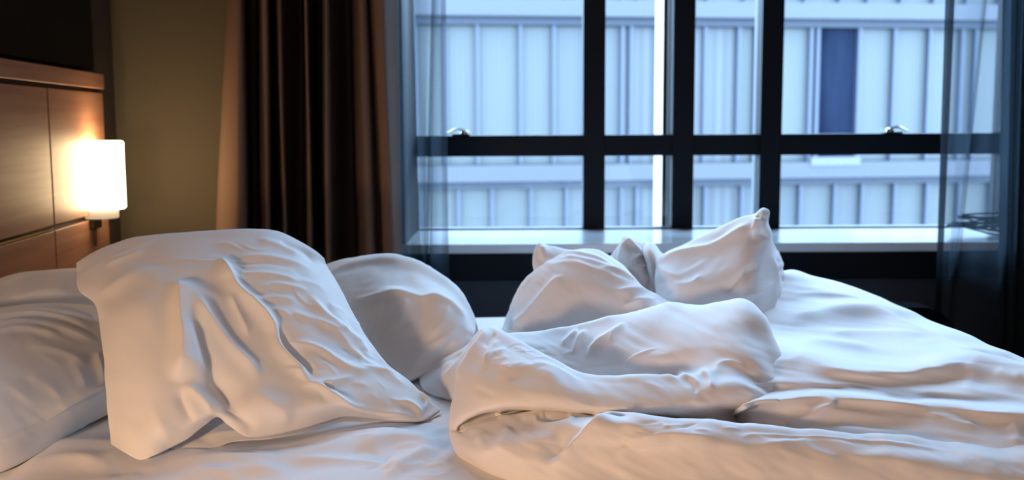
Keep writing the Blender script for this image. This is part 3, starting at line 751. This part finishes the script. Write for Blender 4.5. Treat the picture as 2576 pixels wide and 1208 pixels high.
# --- D5: broad flat part to the right, terraces of soft folds
rows = [
 [(1893, 860, 2.68), (2100, 880, 2.52), (2300, 960, 2.30), (2500, 1050, 2.05), (2850, 1200, 1.72)],
 [(1893, 735, 2.66), (2000, 730, 2.64), (2120, 765, 2.47), (2270, 830, 2.28), (2400, 885, 2.12), (2580, 955, 1.92), (2850, 1060, 1.66)],
 [(1893, 715, 0.10), (1985, 682, 0.135), (2045, 697, 0.13), (2120, 714, 0.125), (2200, 747, 0.11), (2275, 781, 0.095), (2380, 824, 0.085), (2480, 864, 0.08), (2580, 901, 0.075), (2850, 1000, 0.07)],
 [(1893, 760, 0.10), (1990, 722, 0.12), (2120, 735, 0.13), (2220, 762, 0.12), (2300, 800, 0.105), (2400, 840, 0.095), (2500, 878, 0.09), (2600, 915, 0.08), (2850, 1005, 0.07)],
 [(1893, 790, 0.10), (1990, 762, 0.10), (2120, 755, 0.12), (2220, 780, 0.12), (2300, 815, 0.105), (2400, 853, 0.10), (2500, 888, 0.09), (2600, 923, 0.08), (2850, 1010, 0.07)],
 [(1893, 820, 0.10), (1985, 800, 0.105), (2060, 787, 0.115), (2140, 778, 0.125), (2240, 790, 0.12), (2340, 834, 0.105), (2450, 878, 0.10), (2600, 935, 0.085), (2850, 1015, 0.07)],
 [(1893, 860, 0.10), (1985, 840, 0.095), (2060, 835, 0.10), (2150, 830, 0.105), (2250, 838, 0.105), (2350, 860, 0.10), (2450, 893, 0.10), (2600, 948, 0.09), (2850, 1020, 0.07)],
 [(1893, 900, 0.10), (1985, 876, 0.105), (2080, 878, 0.10), (2180, 890, 0.10), (2290, 892, 0.105), (2380, 886, 0.108), (2460, 890, 0.11), (2600, 916, 0.105), (2850, 1010, 0.09)],
 [(1893, 920, 0.11), (1985, 900, 0.12), (2020, 897, 0.12), (2100, 921, 0.115), (2227, 933, 0.112), (2303, 929, 0.115), (2378, 914, 0.12), (2453, 907, 0.12), (2576, 921, 0.115), (2850, 1000, 0.11)],
 [(1893, 950, 0.10), (1985, 940, 0.105), (2100, 950, 0.103), (2227, 958, 0.101), (2303, 958, 0.101), (2378, 955, 0.101), (2453, 955, 0.101), (2576, 965, 0.1), (2850, 1020, 0.09)],
 [(1893, 975, 0.10), (1975, 965, 0.10), (2060, 963, 0.10), (2152, 963, 0.10), (2220, 977, 0.095), (2277, 989, 0.092), (2353, 985, 0.095), (2450, 992, 0.095), (2576, 1000, 0.09), (2850, 1040, 0.09)],
 [(1850, 1030, 1.62), (1900, 990, 0.085), (1975, 982, 0.094), (2060, 979, 0.094), (2152, 981, 0.092), (2277, 1002, 0.089), (2353, 1003, 0.089), (2450, 1011, 0.089), (2576, 1017, 0.088), (2850, 1060, 0.08)],
 [(1822, 1056, 1.58), (1860, 1030, 0.09), (1900, 1012, 0.10), (1950, 1003, 0.105), (2050, 992, 0.108), (2100, 995, 0.108), (2220, 1006, 0.105), (2353, 1018, 0.10), (2479, 1033, 0.098), (2576, 1036, 0.098), (2850, 1080, 0.09)],
 [(1822, 1062, 1.60), (1860, 1045, 0.065), (1900, 1038, 0.08), (2050, 1030, 0.091), (2220, 1040, 0.088), (2353, 1055, 0.085), (2479, 1068, 0.083), (2576, 1072, 0.083), (2850, 1110, 0.06)],
 [(1815, 1080, 0.05), (1860, 1085, 0.05), (1900, 1090, 0.05), (2100, 1100, 0.068), (2300, 1120, 0.066), (2454, 1135, 0.064), (2576, 1140, 0.064), (2850, 1180, 0.05)],
]
st_ = [
 ([(1975, 747), (2050, 742), (2120, 748), (2200, 765)], 0.0048, 12, 9),
 ([(1980, 802), (2050, 789), (2140, 775), (2240, 775)], 0.0072, 12, 14),
 ([(2050, 850), (2150, 842), (2250, 838), (2350, 850)], 0.0048, 12, 10),
 ([(2000, 862), (2100, 868), (2200, 880)], 0.0040, 12, 9),
 ([(2290, 870), (2360, 858), (2450, 880), (2560, 900)], 0.0034, 12, 10),
 ([(2430, 905), (2450, 940), (2420, 985)], 0.0024, 20, 20),
 ([(2500, 930), (2540, 955), (2576, 950)], 0.0022, 12, 12),
 ([(1975, 1068), (2040, 1050), (2085, 1025), (2105, 1000)], 0.0080, 16, 9, 0.12),
 ([(2220, 1050), (2280, 1030), (2360, 1040), (2430, 1060)], 0.0029, 12, 12),
 ([(2100, 966), (2150, 980), (2250, 995)], 0.0032, 8, 8),
 ([(2320, 1040), (2400, 1062), (2470, 1075)], 0.0048, 10, 10),
 ([(2540, 1060), (2560, 1090), (2545, 1115)], 0.0029, 18, 18),
]
parts.append(cloth('d', rows, 320, 260, mode='x', strokes=st_, noise=[(0.007, 210, 24, 4, 11), (0.003, 120, 12, 9, 12)]))

# --- D3: back left hump, and the small peaks behind it
rows = [
 [(1300, 850, 2.60), (1360, 820, 2.62), (1450, 790, 2.62), (1560, 790, 2.60), (1660, 810, 2.56), (1720, 830, 2.5)],
 [(1275, 800, 2.50), (1330, 730, 2.52), (1400, 680, 2.53), (1480, 655, 2.52), (1560, 680, 2.50), (1640, 760, 2.46), (1720, 800, 2.4)],
 [(1262, 826, 2.40), (1275, 788, 2.39), (1294, 745, 2.38), (1318, 707, 2.37), (1345, 680, 2.36), (1385, 655, 2.35), (1430, 634, 2.34), (1480, 626, 2.33), (1520, 634, 2.31), (1560, 660, 2.29), (1600, 702, 2.26), (1640, 738, 2.22), (1690, 765, 2.18), (1720, 780, 2.15)],
 [(1264, 830, 2.36), (1290, 775, 2.34), (1330, 722, 2.31), (1370, 684, 2.28), (1430, 662, 2.25), (1480, 658, 2.23), (1530, 672, 2.21), (1580, 706, 2.18), (1640, 752, 2.14), (1690, 775, 2.12), (1720, 790, 2.10)],
 [(1268, 832, 2.33), (1300, 800, 2.28), (1350, 752, 2.23), (1400, 722, 2.20), (1450, 708, 2.17), (1510, 712, 2.14), (1580, 738, 2.11), (1650, 778, 2.08), (1720, 805, 2.05)],
 [(1275, 836, 2.30), (1320, 815, 2.23), (1370, 792, 2.18), (1430, 775, 2.14), (1500, 770, 2.11), (1580, 785, 2.08), (1650, 805, 2.05), (1720, 825, 2.02)],
 [(1290, 850, 2.24), (1340, 845, 2.18), (1400, 838, 2.14), (1470, 832, 2.10), (1560, 832, 2.06), (1650, 840, 2.03), (1720, 850, 2.0)],
 [(1310, 900, 2.16), (1360, 895, 2.12), (1420, 890, 2.08), (1500, 885, 2.04), (1580, 880, 2.0), (1660, 880, 1.98), (1720, 880, 1.96)],
]
st_ = [
 ([(1290, 822), (1330, 785), (1370, 740), (1408, 700), (1412, 688)], 0.008, 10, 12, 0.12),
 ([(1345, 672), (1400, 645), (1430, 636), (1500, 650), (1560, 690), (1620, 735)], 0.005, 6, 5),
 ([(1380, 655), (1440, 650), (1510, 668), (1570, 700), (1625, 738)], 0.005, 7, 5),
 ([(1500, 675), (1560, 690), (1610, 722)], 0.004, 5, 5),
 ([(1360, 668), (1430, 662), (1500, 680), (1580, 715), (1640, 745)], 0.006, 10, 8),
 ([(1535, 738), (1580, 730), (1640, 740), (1675, 765)], 0.006, 8, 9),
 ([(1560, 775), (1610, 755), (1655, 760)], 0.005, 7, 9),
]
parts.append(cloth('d', rows, 240, 200, strokes=st_, noise=[(0.005, 60, 30, 40, 15), (0.0015, 22, 12, 40, 16)]))
rows = [
 [(1350, 720, 2.50), (1380, 690, 2.52), (1430, 680, 2.52), (1480, 690, 2.5), (1500, 720, 2.46)],
 [(1341, 664, 2.40), (1342, 640, 2.41), (1350, 618, 2.42), (1360, 612, 2.43), (1385, 620, 2.44), (1420, 627, 2.44), (1460, 632, 2.43), (1500, 650, 2.40)],
 [(1345, 680, 2.38), (1356, 650, 2.385), (1366, 628, 2.39), (1395, 632, 2.40), (1430, 640, 2.40), (1470, 648, 2.39), (1500, 665, 2.37)],
 [(1350, 692, 2.37), (1362, 675, 2.36), (1385, 662, 2.365), (1430, 664, 2.37), (1470, 672, 2.36), (1500, 690, 2.35)],
 [(1360, 730, 2.38), (1380, 720, 2.38), (1410, 712, 2.38), (1440, 710, 2.38), (1470, 715, 2.37), (1500, 730, 2.36)],
]
parts.append(cloth('d', rows, 80, 60, strokes=[([(1362, 614), (1368, 640), (1375, 665)], 0.006, 8, 6), ([(1352, 625), (1350, 660)], -0.004, 5, 5)], noise=[(0.003, 30, 20, 30, 17)]))
# --- middle peaks
rows = [
 [(1520, 760, 2.62), (1560, 720, 2.64), (1600, 700, 2.64), (1650, 720, 2.6), (1690, 760, 2.56)],
 [(1525, 660, 2.50), (1545, 632, 2.50), (1560, 612, 2.50), (1569, 598, 2.50), (1580, 598, 2.50), (1600, 607, 2.51), (1625, 618, 2.51), (1650, 628, 2.50), (1672, 640, 2.48), (1690, 660, 2.44)],
 [(1535, 672, 2.46), (1560, 650, 2.45), (1578, 628, 2.44), (1600, 632, 2.45), (1630, 645, 2.46), (1660, 655, 2.44), (1690, 690, 2.40)],
 [(1545, 690, 2.43), (1570, 676, 2.41), (1600, 668, 2.40), (1630, 672, 2.41), (1660, 680, 2.40), (1690, 715, 2.37)],
 [(1560, 715, 2.40), (1590, 706, 2.38), (1620, 705, 2.37), (1650, 712, 2.37), (1690, 745, 2.34)],
 [(1580, 760, 2.38), (1610, 758, 2.34), (1640, 760, 2.33), (1665, 770, 2.32), (1690, 785, 2.3)],
]
parts.append(cloth('d', rows, 120, 100, strokes=[
 ([(1572, 600), (1590, 618), (1612, 640)], 0.009, 7, 5, 0.2), ([(1572, 604), (1562, 636), (1556, 660)], 0.006, 7, 6),
 ([(1580, 668), (1600, 650), (1618, 640)], 0.005, 6, 5), ([(1560, 676), (1600, 672), (1640, 676)], 0.004, 4, 4), ([(1640, 700), (1630, 730), (1625, 752)], -0.008, 8, 8)],
 noise=[(0.004, 26, 26, 20, 18)]))
# rounded finger of cloth between the humps
rows = [
 [(1622, 640, 2.52), (1640, 630, 2.52), (1660, 650, 2.5), (1680, 690, 2.46), (1700, 740, 2.4)],
 [(1616, 628, 2.46), (1622, 614, 2.47), (1635, 609, 2.47), (1648, 616, 2.46), (1660, 634, 2.44), (1675, 670, 2.4), (1695, 720, 2.34)],
 [(1618, 640, 2.41), (1628, 628, 2.40), (1640, 628, 2.40), (1652, 645, 2.39), (1668, 690, 2.36), (1690, 750, 2.30)],
 [(1626, 665, 2.38), (1634, 655, 2.37), (1644, 655, 2.37), (1654, 675, 2.36), (1668, 715, 2.33), (1688, 770, 2.28)],
 [(1634, 705, 2.37), (1640, 700, 2.35), (1648, 702, 2.35), (1656, 715, 2.34), (1668, 740, 2.31), (1685, 790, 2.26)],
 [(1640, 760, 2.38), (1646, 762, 2.35), (1654, 765, 2.35), (1662, 770, 2.34), (1672, 785, 2.31), (1685, 810, 2.26)],
]
parts.append(cloth('d', rows, 70, 80, noise=[(0.003, 30, 30, 20, 19)]))

# --- D4: tall right peak
rows = [
 [(1660, 800, 2.55), (1740, 760, 2.6), (1830, 720, 2.6), (1900, 720, 2.55), (1960, 780, 2.5)],
 [(1662, 670, 2.44), (1720, 640, 2.46), (1800, 600, 2.44), (1870, 570, 2.40), (1915, 560, 2.36), (1940, 620, 2.38), (1962, 700, 2.42), (1985, 800, 2.46)],
 [(1655, 660, 2.38), (1670, 640, 2.38), (1710, 620, 2.37), (1760, 596, 2.35), (1815, 570, 2.32), (1868, 545, 2.29), (1902, 537, 2.27), (1912, 528, 2.265), (1922, 524, 2.265), (1935, 531, 2.27), (1934, 548, 2.27), (1931, 564, 2.27), (1940, 584, 2.27), (1941, 610, 2.28), (1950, 650, 2.30), (1957, 690, 2.32), (1968, 740, 2.34), (1979, 790, 2.36), (1975, 815, 2.38)],
 [(1650, 680, 2.34), (1700, 648, 2.32), (1760, 628, 2.29), (1820, 600, 2.26), (1870, 570, 2.235), (1900, 553, 2.225), (1915, 546, 2.22), (1922, 560, 2.22), (1926, 590, 2.22), (1934, 640, 2.235), (1942, 690, 2.25), (1952, 740, 2.27), (1962, 790, 2.30), (1965, 822, 2.32)],
 [(1648, 700, 2.31), (1700, 680, 2.27), (1760, 665, 2.24), (1820, 642, 2.21), (1870, 618, 2.19), (1900, 612, 2.19), (1915, 640, 2.19), (1925, 690, 2.20), (1936, 740, 2.22), (1948, 790, 2.25), (1956, 828, 2.29)],
 [(1650, 735, 2.28), (1700, 722, 2.22), (1760, 708, 2.18), (1820, 695, 2.15), (1870, 682, 2.13), (1900, 700, 2.14), (1915, 740, 2.16), (1930, 785, 2.19), (1945, 832, 2.26)],
 [(1656, 770, 2.26), (1700, 765, 2.19), (1760, 758, 2.15), (1820, 748, 2.12), (1870, 745, 2.10), (1900, 765, 2.12), (1920, 800, 2.15), (1935, 838, 2.22)],
 [(1665, 800, 2.26), (1710, 800, 2.19), (1760, 800, 2.15), (1820, 800, 2.11), (1870, 805, 2.09), (1900, 820, 2.10), (1930, 850, 2.16)],
]
st_ = [
 ([(1880, 592), (1905, 596), (1930, 583)], -0.013, 10, 12, 0.2),      # dent under the tip
 ([(1898, 546), (1912, 544), (1932, 556)], -0.005, 4, 4, 0.2),
 ([(1905, 545), (1900, 570), (1890, 590)], 0.006, 8, 7),
 ([(1660, 655), (1720, 635), (1790, 622), (1850, 590), (1890, 560)], 0.010, 10, 12, 0.15),
 ([(1645, 620), (1655, 660), (1680, 690), (1720, 700)], 0.008, 12, 12),
 ([(1700, 700), (1740, 680), (1790, 650)], 0.004, 10, 12),
 ([(1690, 715), (1740, 715), (1770, 690)], 0.006, 10, 10),
 ([(1820, 740), (1850, 700), (1890, 680), (1905, 690)], -0.011, 14, 18, 0.2),
 ([(1870, 750), (1910, 730), (1945, 705)], 0.009, 8, 9),
 ([(1925, 800), (1945, 760), (1952, 700), (1945, 640)], 0.008, 8, 5),
 ([(1955, 700), (1958, 760), (1950, 800)], -0.006, 6, 6),
]
parts.append(cloth('d', rows, 280, 220, strokes=st_, noise=[(0.0028, 80, 30, -30, 21), (0.0012, 30, 12, -30, 22)]))
# crumpled far side of the peak
rows = [
 [(1930, 640, 2.48), (1950, 620, 2.50), (1975, 700, 2.5), (1990, 800, 2.5)],
 [(1930, 600, 2.42), (1944, 612, 2.42), (1954, 650, 2.42), (1966, 710, 2.42), (1979, 760, 2.42), (1980, 800, 2.42), (1970, 838, 2.42)],
 [(1930, 640, 2.37), (1945, 670, 2.37), (1955, 720, 2.37), (1964, 770, 2.37), (1964, 810, 2.37), (1955, 840, 2.37)],
 [(1920, 700, 2.33), (1935, 720, 2.33), (1945, 760, 2.33), (1948, 800, 2.33), (1940, 845, 2.33)],
 [(1905, 760, 2.30), (1915, 790, 2.30), (1925, 820, 2.30), (1930, 850, 2.30)],
]
parts.append(cloth('d', rows, 90, 90, strokes=[([(1960, 700), (1972, 740), (1965, 790)], 0.007, 5, 5), ([(1950, 770), (1970, 790), (1955, 820)], 0.007, 5, 5), ([(1940, 830), (1965, 800), (1975, 770)], 0.006, 4, 5)], noise=[(0.006, 14, 20, 20, 23), (0.005, 12, 12, 50, 24)]))

# --- D12: the big near roll: inner face, valley, front tube, second tube
rows = [
 [(1230, 900, 1.92), (1330, 890, 2.00), (1440, 880, 2.05), (1600, 860, 2.10), (1740, 850, 2.12), (1860, 850, 2.05), (1930, 900, 1.92), (1960, 980, 1.8)],
 [(1215, 850, 1.86), (1330, 852, 1.93), (1440, 842, 1.98), (1590, 805, 2.02), (1690, 785, 2.03), (1780, 785, 2.0), (1860, 775, 1.95), (1915, 810, 1.88), (1955, 890, 1.8), (1978, 950, 1.74)],
 [(1212, 836, 1.82), (1280, 838, 1.84), (1330, 837, 1.86), (1440, 825, 1.89), (1520, 800, 1.91), (1590, 785, 1.92), (1640, 775, 1.92), (1680, 764, 1.92), (1730, 768, 1.90), (1765, 766, 1.88), (1810, 755, 1.86), (1860, 752, 1.83), (1890, 765, 1.80), (1920, 800, 1.76), (1945, 850, 1.72), (1968, 905, 1.68), (1980, 950, 1.65)],
 [(1210, 834, 1.81), (1280, 850, 1.80), (1330, 862, 1.80), (1440, 865, 1.80), (1520, 850, 1.80), (1590, 838, 1.80), (1680, 820, 1.79), (1765, 810, 1.76), (1830, 805, 1.72), (1870, 820, 1.69), (1905, 860, 1.66), (1935, 905, 1.63), (1962, 945, 1.61), (1978, 965, 1.60)],
 [(1208, 832, 1.80), (1280, 860, 1.77), (1330, 890, 1.76), (1440, 920, 1.74), (1520, 915, 1.73), (1590, 905, 1.72), (1680, 885, 1.69), (1765, 872, 1.66), (1830, 870, 1.63), (1880, 890, 1.60), (1925, 930, 1.58), (1960, 965, 1.57), (1974, 980, 1.57)],
 [(1206, 830, 1.79), (1280, 866, 1.76), (1330, 905, 1.74), (1440, 955, 1.71), (1530, 965, 1.70), (1600, 958, 1.68), (1690, 945, 1.65), (1765, 925, 1.60), (1830, 912, 1.59), (1880, 925, 1.575), (1920, 955, 1.555), (1950, 985, 1.55), (1966, 995, 1.55)],
 [(1200, 834, 1.775), (1212, 827, 1.77), (1235, 824, 1.765), (1270, 838, 1.73), (1330, 872, 1.68), (1400, 910, 1.63), (1460, 935, 1.60), (1530, 944, 1.575), (1600, 946, 1.56), (1690, 945, 1.55), (1770, 938, 1.55), (1830, 938, 1.555), (1880, 952, 1.55), (1915, 975, 1.54), (1940, 998, 1.53), (1955, 1010, 1.535)],
 [(1180, 868, 1.73), (1215, 860, 1.70), (1260, 870, 1.67), (1330, 900, 1.62), (1400, 930, 1.58), (1460, 952, 1.55), (1530, 965, 1.53), (1600, 970, 1.52), (1690, 970, 1.51), (1770, 965, 1.505), (1840, 960, 1.505), (1890, 975, 1.505), (1930, 1005, 1.515)],
 [(1158, 930, 1.67), (1200, 920, 1.62), (1260, 925, 1.585), (1330, 945, 1.55), (1400, 965, 1.52), (1470, 985, 1.50), (1540, 998, 1.49), (1620, 1005, 1.48), (1700, 1005, 1.475), (1770, 1000, 1.475), (1840, 995, 1.48), (1890, 1005, 1.49), (1915, 1020, 1.505)],
 [(1140, 990, 1.63), (1180, 985, 1.58), (1240, 985, 1.54), (1320, 992, 1.51), (1400, 1005, 1.49), (1480, 1022, 1.475), (1550, 1032, 1.47), (1630, 1038, 1.465), (1710, 1035, 1.465), (1780, 1030, 1.47), (1840, 1028, 1.485), (1880, 1032, 1.50)],
 [(1132, 1050, 1.60), (1165, 1045, 1.56), (1230, 1030, 1.53), (1310, 1026, 1.51), (1400, 1030, 1.50), (1470, 1042, 1.49), (1540, 1050, 1.49), (1620, 1052, 1.49), (1700, 1052, 1.48), (1780, 1050, 1.49), (1850, 1046, 1.51)],
 # crease between the tubes
 [(1131, 1078, 1.585), (1150, 1082, 1.57), (1210, 1056, 1.59), (1290, 1038, 1.61), (1400, 1034, 1.60), (1470, 1045, 1.61), (1540, 1056, 1.56), (1620, 1058, 1.51), (1700, 1058, 1.49), (1800, 1062, 1.49), (1900, 1068, 1.49)],
 [(1132, 1100, 1.57), (1155, 1092, 1.545), (1215, 1064, 1.53), (1290, 1042, 1.53), (1380, 1034, 1.52), (1450, 1040, 1.50), (1530, 1056, 1.45), (1580, 1046, 1.41), (1650, 1048, 1.395), (1750, 1058, 1.385), (1870, 1066, 1.38), (2100, 1082, 1.37), (2300, 1102, 1.36), (2454, 1118, 1.35), (2540, 1126, 1.34), (2600, 1112, 1.35), (2800, 1130, 1.34)],
 [(1140, 1130, 1.545), (1180, 1120, 1.49), (1250, 1095, 1.47), (1330, 1075, 1.455), (1420, 1070, 1.43), (1500, 1075, 1.40), (1580, 1070, 1.37), (1680, 1076, 1.355), (1800, 1086, 1.345), (1950, 1100, 1.34), (2150, 1120, 1.325), (2350, 1145, 1.305), (2500, 1155, 1.30), (2800, 1175, 1.28)],
 [(1150, 1146, 1.53), (1195, 1140, 1.465), (1265, 1120, 1.43), (1350, 1102, 1.415), (1445, 1098, 1.395), (1540, 1100, 1.37), (1640, 1104, 1.345), (1760, 1112, 1.325), (1920, 1120, 1.32), (2080, 1134, 1.31), (2280, 1158, 1.29), (2450, 1178, 1.28), (2800, 1205, 1.26)],
 [(1165, 1160, 1.515), (1215, 1163, 1.45), (1285, 1148, 1.41), (1370, 1135, 1.39), (1470, 1130, 1.375), (1580, 1132, 1.355), (1700, 1136, 1.33), (1850, 1142, 1.315), (2000, 1150, 1.305), (2200, 1170, 1.29), (2400, 1195, 1.27), (2800, 1230, 1.25)],
 [(1200, 1182, 1.49), (1250, 1195, 1.425), (1320, 1195, 1.385), (1420, 1190, 1.36), (1550, 1190, 1.335), (1700, 1195, 1.315), (1900, 1200, 1.30), (2200, 1225, 1.275), (2800, 1280, 1.235)],
 [(1260, 1202, 1.455), (1320, 1228, 1.385), (1420, 1245, 1.34), (1550, 1250, 1.315), (1700, 1260, 1.30), (1900, 1270, 1.285), (2200, 1290, 1.26), (2800, 1350, 1.215)],
 [(1280, 1207, 1.47), (1340, 1240, 1.41), (1430, 1262, 1.36), (1550, 1275, 1.34), (1700, 1285, 1.33), (1900, 1295, 1.32), (2200, 1310, 1.30), (2800, 1370, 1.25)],
]
st_ = [
 ([(1340, 838), (1450, 828), (1540, 800), (1580, 790)], 0.004, 6, 8),
 ([(1440, 895), (1452, 860), (1480, 832)], 0.005, 6, 8),
 ([(1478, 905), (1490, 875), (1530, 845), (1560, 825)], 0.006, 6, 10, 0.25),
 ([(1530, 870), (1545, 840), (1575, 810)], 0.005, 6, 8),
 ([(1410, 870), (1435, 850), (1460, 835)], 0.005, 6, 8),
 ([(1560, 930), (1600, 900), (1660, 870)], 0.003, 3, 3),
 # front tube wrinkles near the valley edge
 ([(1590, 948), (1640, 938), (1690, 948), (1730, 970)], 0.0045, 9, 8, 0.4),
 ([(1590, 962), (1640, 972), (1690, 988)], 0.002, 12, 9, 0.5),
 ([(1700, 935), (1740, 950), (1760, 970)], 0.004, 7, 7),
 ([(1755, 928), (1785, 950), (1790, 985)], 0.0045, 8, 7),
 ([(1720, 945), (1745, 965), (1750, 990)], -0.003, 7, 7),
 ([(1790, 930), (1835, 912), (1880, 928)], 0.004, 10, 8),
 # left corner
 ([(1150, 960), (1180, 900), (1215, 850), (1230, 826)], 0.007, 10, 12, 0.15),
 ([(1215, 930), (1235, 880), (1260, 855)], 0.004, 7, 7),
 ([(1220, 875), (1235, 850), (1250, 838)], -0.004, 6, 6),
 ([(1215, 910), (1235, 895), (1280, 880)], 0.003, 7, 7),
 ([(1240, 950), (1320, 930), (1420, 960)], 0.006, 30, 14),
 ([(1330, 925), (1400, 935), (1460, 960)], 0.003, 8, 8),
 # crease start
 ([(1148, 1084), (1200, 1055), (1260, 1042)], -0.007, 6, 8, 0.1),
 # ring dent on the second tube
 ([(1310, 1052), (1345, 1048), (1355, 1062), (1400, 1065), (1450, 1055)], 0.004, 6, 7, 0.1),
 ([(1365, 1050), (1400, 1054), (1435, 1051)], -0.006, 8, 8, 0.1),
 ([(1400, 1070), (1408, 1110), (1380, 1170)], -0.012, 26, 34, 0.4),
 ([(1370, 1190), (1440, 1130), (1510, 1080), (1570, 1047)], 0.018, 16, 30, 0.3),
 ([(1200, 1090), (1210, 1110), (1230, 1150)], 0.004, 14, 14),
 ([(1290, 1070), (1270, 1100), (1250, 1140)], 0.004, 14, 16),
 ([(1560, 1110), (1680, 1098), (1820, 1110)], 0.006, 14, 12),
 ([(1540, 1150), (1600, 1120), (1690, 1110)], 0.005, 12, 14),
 ([(1900, 1120), (2050, 1108), (2200, 1130)], 0.004, 10, 10),
 ([(1850, 1092), (2100, 1104), (2400, 1136)], 0.003, 3, 3),
]
st_ += crinkles(26, (1235, 865, 1440, 950), (-15, 30), (25, 60), (3, 5), (0.0006, 0.0016), 11)
st_ += crinkles(12, (1560, 1062, 1900, 1110), (-15, 15), (40, 90), (3, 6), (0.0006, 0.0018), 12)
parts.append(cloth('d', rows, 420, 400, strokes=st_, noise=[(0.006, 110, 50, 20, 31), (0.002, 50, 16, 25, 32)]))
# --- D6: end of the duvet tucked under the pillows
rows = [
 [(1090, 960, 2.10), (1140, 920, 2.12), (1190, 880, 2.12), (1240, 860, 2.1)],
 [(1060, 948, 1.985), (1085, 925, 2.0), (1120, 902, 2.0), (1160, 878, 2.0), (1195, 850, 1.96), (1230, 840, 1.9)],
 [(1056, 960, 1.95), (1090, 945, 1.94), (1125, 925, 1.92), (1165, 905, 1.90), (1200, 885, 1.86), (1240, 870, 1.82)],
 [(1064, 980, 1.91), (1100, 970, 1.885), (1135, 955, 1.86), (1170, 945, 1.83), (1205, 930, 1.79), (1240, 920, 1.76)],
 [(1088, 994, 1.88), (1115, 998, 1.85), (1140, 1000, 1.83), (1175, 1000, 1.80), (1205, 1000, 1.77), (1240, 1000, 1.74)],
 [(1100, 998, 1.90), (1120, 1008, 1.865), (1150, 1016, 1.85), (1175, 1020, 1.84), (1205, 1025, 1.82), (1240, 1030, 1.80)],
]
parts.append(cloth('d', rows, 90, 90, strokes=[([(1110, 960), (1150, 915), (1180, 880)], 0.004, 5, 6), ([(1085, 935), (1130, 905), (1170, 885)], -0.003, 4, 4)], noise=[(0.003, 30, 20, -30, 33)]))
dv = mesh_of('duvet', parts, M['duvet'], thick=0.003)
tag(dv, 'thrown-back white duvet heaped in big rolls across the middle and right of the bed', 'duvet')

#%%EXTRAS
# ------------------------------------------------------------------ chair behind the foot of the bed
cx, cy = XZ(2285, 775, 2.86)[0], 2.86
ct = empty('chair', (cx, cy, 0), 'black leather chair with rounded back beyond the foot of the bed', 'chair')
topz = XZ(2310, 766, 2.86)[1]
bm = bmesh.new()
def rounded_slab(mb_, cx_, y0, y1, z0, z1_, hw, rad, n=10):
    out = []
    for sx, a0 in ((1, 0), (-1, math.pi / 2)):
        for k in range(n + 1):
            a = a0 + (math.pi / 2) * k / n
            out.append((cx_ + (hw - rad) * sx + rad * math.cos(a), z1_ - rad + rad * math.sin(a)))
    out = [(cx_ + hw, z0)] + out + [(cx_ - hw, z0)]
    f = [mb_.verts.new((x, y0, z)) for x, z in out]; g = [mb_.verts.new((x, y1, z)) for x, z in out]
    mb_.faces.new(f); mb_.faces.new(g[::-1])
    for i in range(len(f)): mb_.faces.new((f[i], g[i], g[(i + 1) % len(f)], f[(i + 1) % len(f)]))
    bmesh.ops.bevel(mb_, geom=[e for e in mb_.edges if abs(e.verts[0].co.y - e.verts[1].co.y) < 1e-6], offset=(y1 - y0) * 0.42, segments=5, affect='EDGES', profile=0.5)
q = MB(); rounded_slab(q.bm, cx, cy - 0.05, cy + 0.05, 0.30, topz, 0.118, 0.10)
q.build('backrest', M['leather'], ct, True)
MB().box((cx - 0.19, cy - 0.32, 0.30), (cx + 0.19, cy + 0.03, 0.37), 0.02).build('seat', M['leather'], ct, True)
for a in (-0.16, 0.16):
    for b in (-0.28, 0.0):
        MB().tube([(cx + a, cy + b, 0.0), (cx + a * .95, cy + b, 0.31)], 0.012, 10).build('leg', M['metal_dark'], ct, True)

# ------------------------------------------------------------------ cords lying on the sill behind the right sheer
cb = MB()
for k in range(14):
    f_ = k / 13
    x0_, y0_ = (2388 + random.uniform(0, 12), 566 + random.uniform(-5, 6)) if k % 3 else (2416 + random.uniform(0, 16), 545 + random.uniform(-5, 6))
    ye_ = 528 + 84 * f_; xe_ = 2570
    pts = []
    for j in range(9):
        t_ = j / 8
        pp = PY(x0_ + (xe_ - x0_) * t_, y0_ + (ye_ - y0_) * t_ ** 1.3 + random.uniform(-1.5, 1.5), 3.42 + 0.05 * math.sin(k * 1.7) - 0.03 * t_)
        pp.z = max(pp.z, zs + 0.004); pts.append(pp)
    cb.tube(pts, 0.0034, 5)
for (a, b) in ((2392, 567), (2420, 546)):
    c_ = PY(a, b, 3.40); cb.lathe((c_.x, c_.y, c_.z - 0.008), [(0.0, 0), (0.014, 0.004), (0.014, 0.012), (0.0, 0.016)], 14)
cbo = cb.build('cord_bundle', M['cord'], None, True)
tag(cbo, 'spread bundle of pale cords lying on the sill behind the sheer curtain', 'cord bundle')
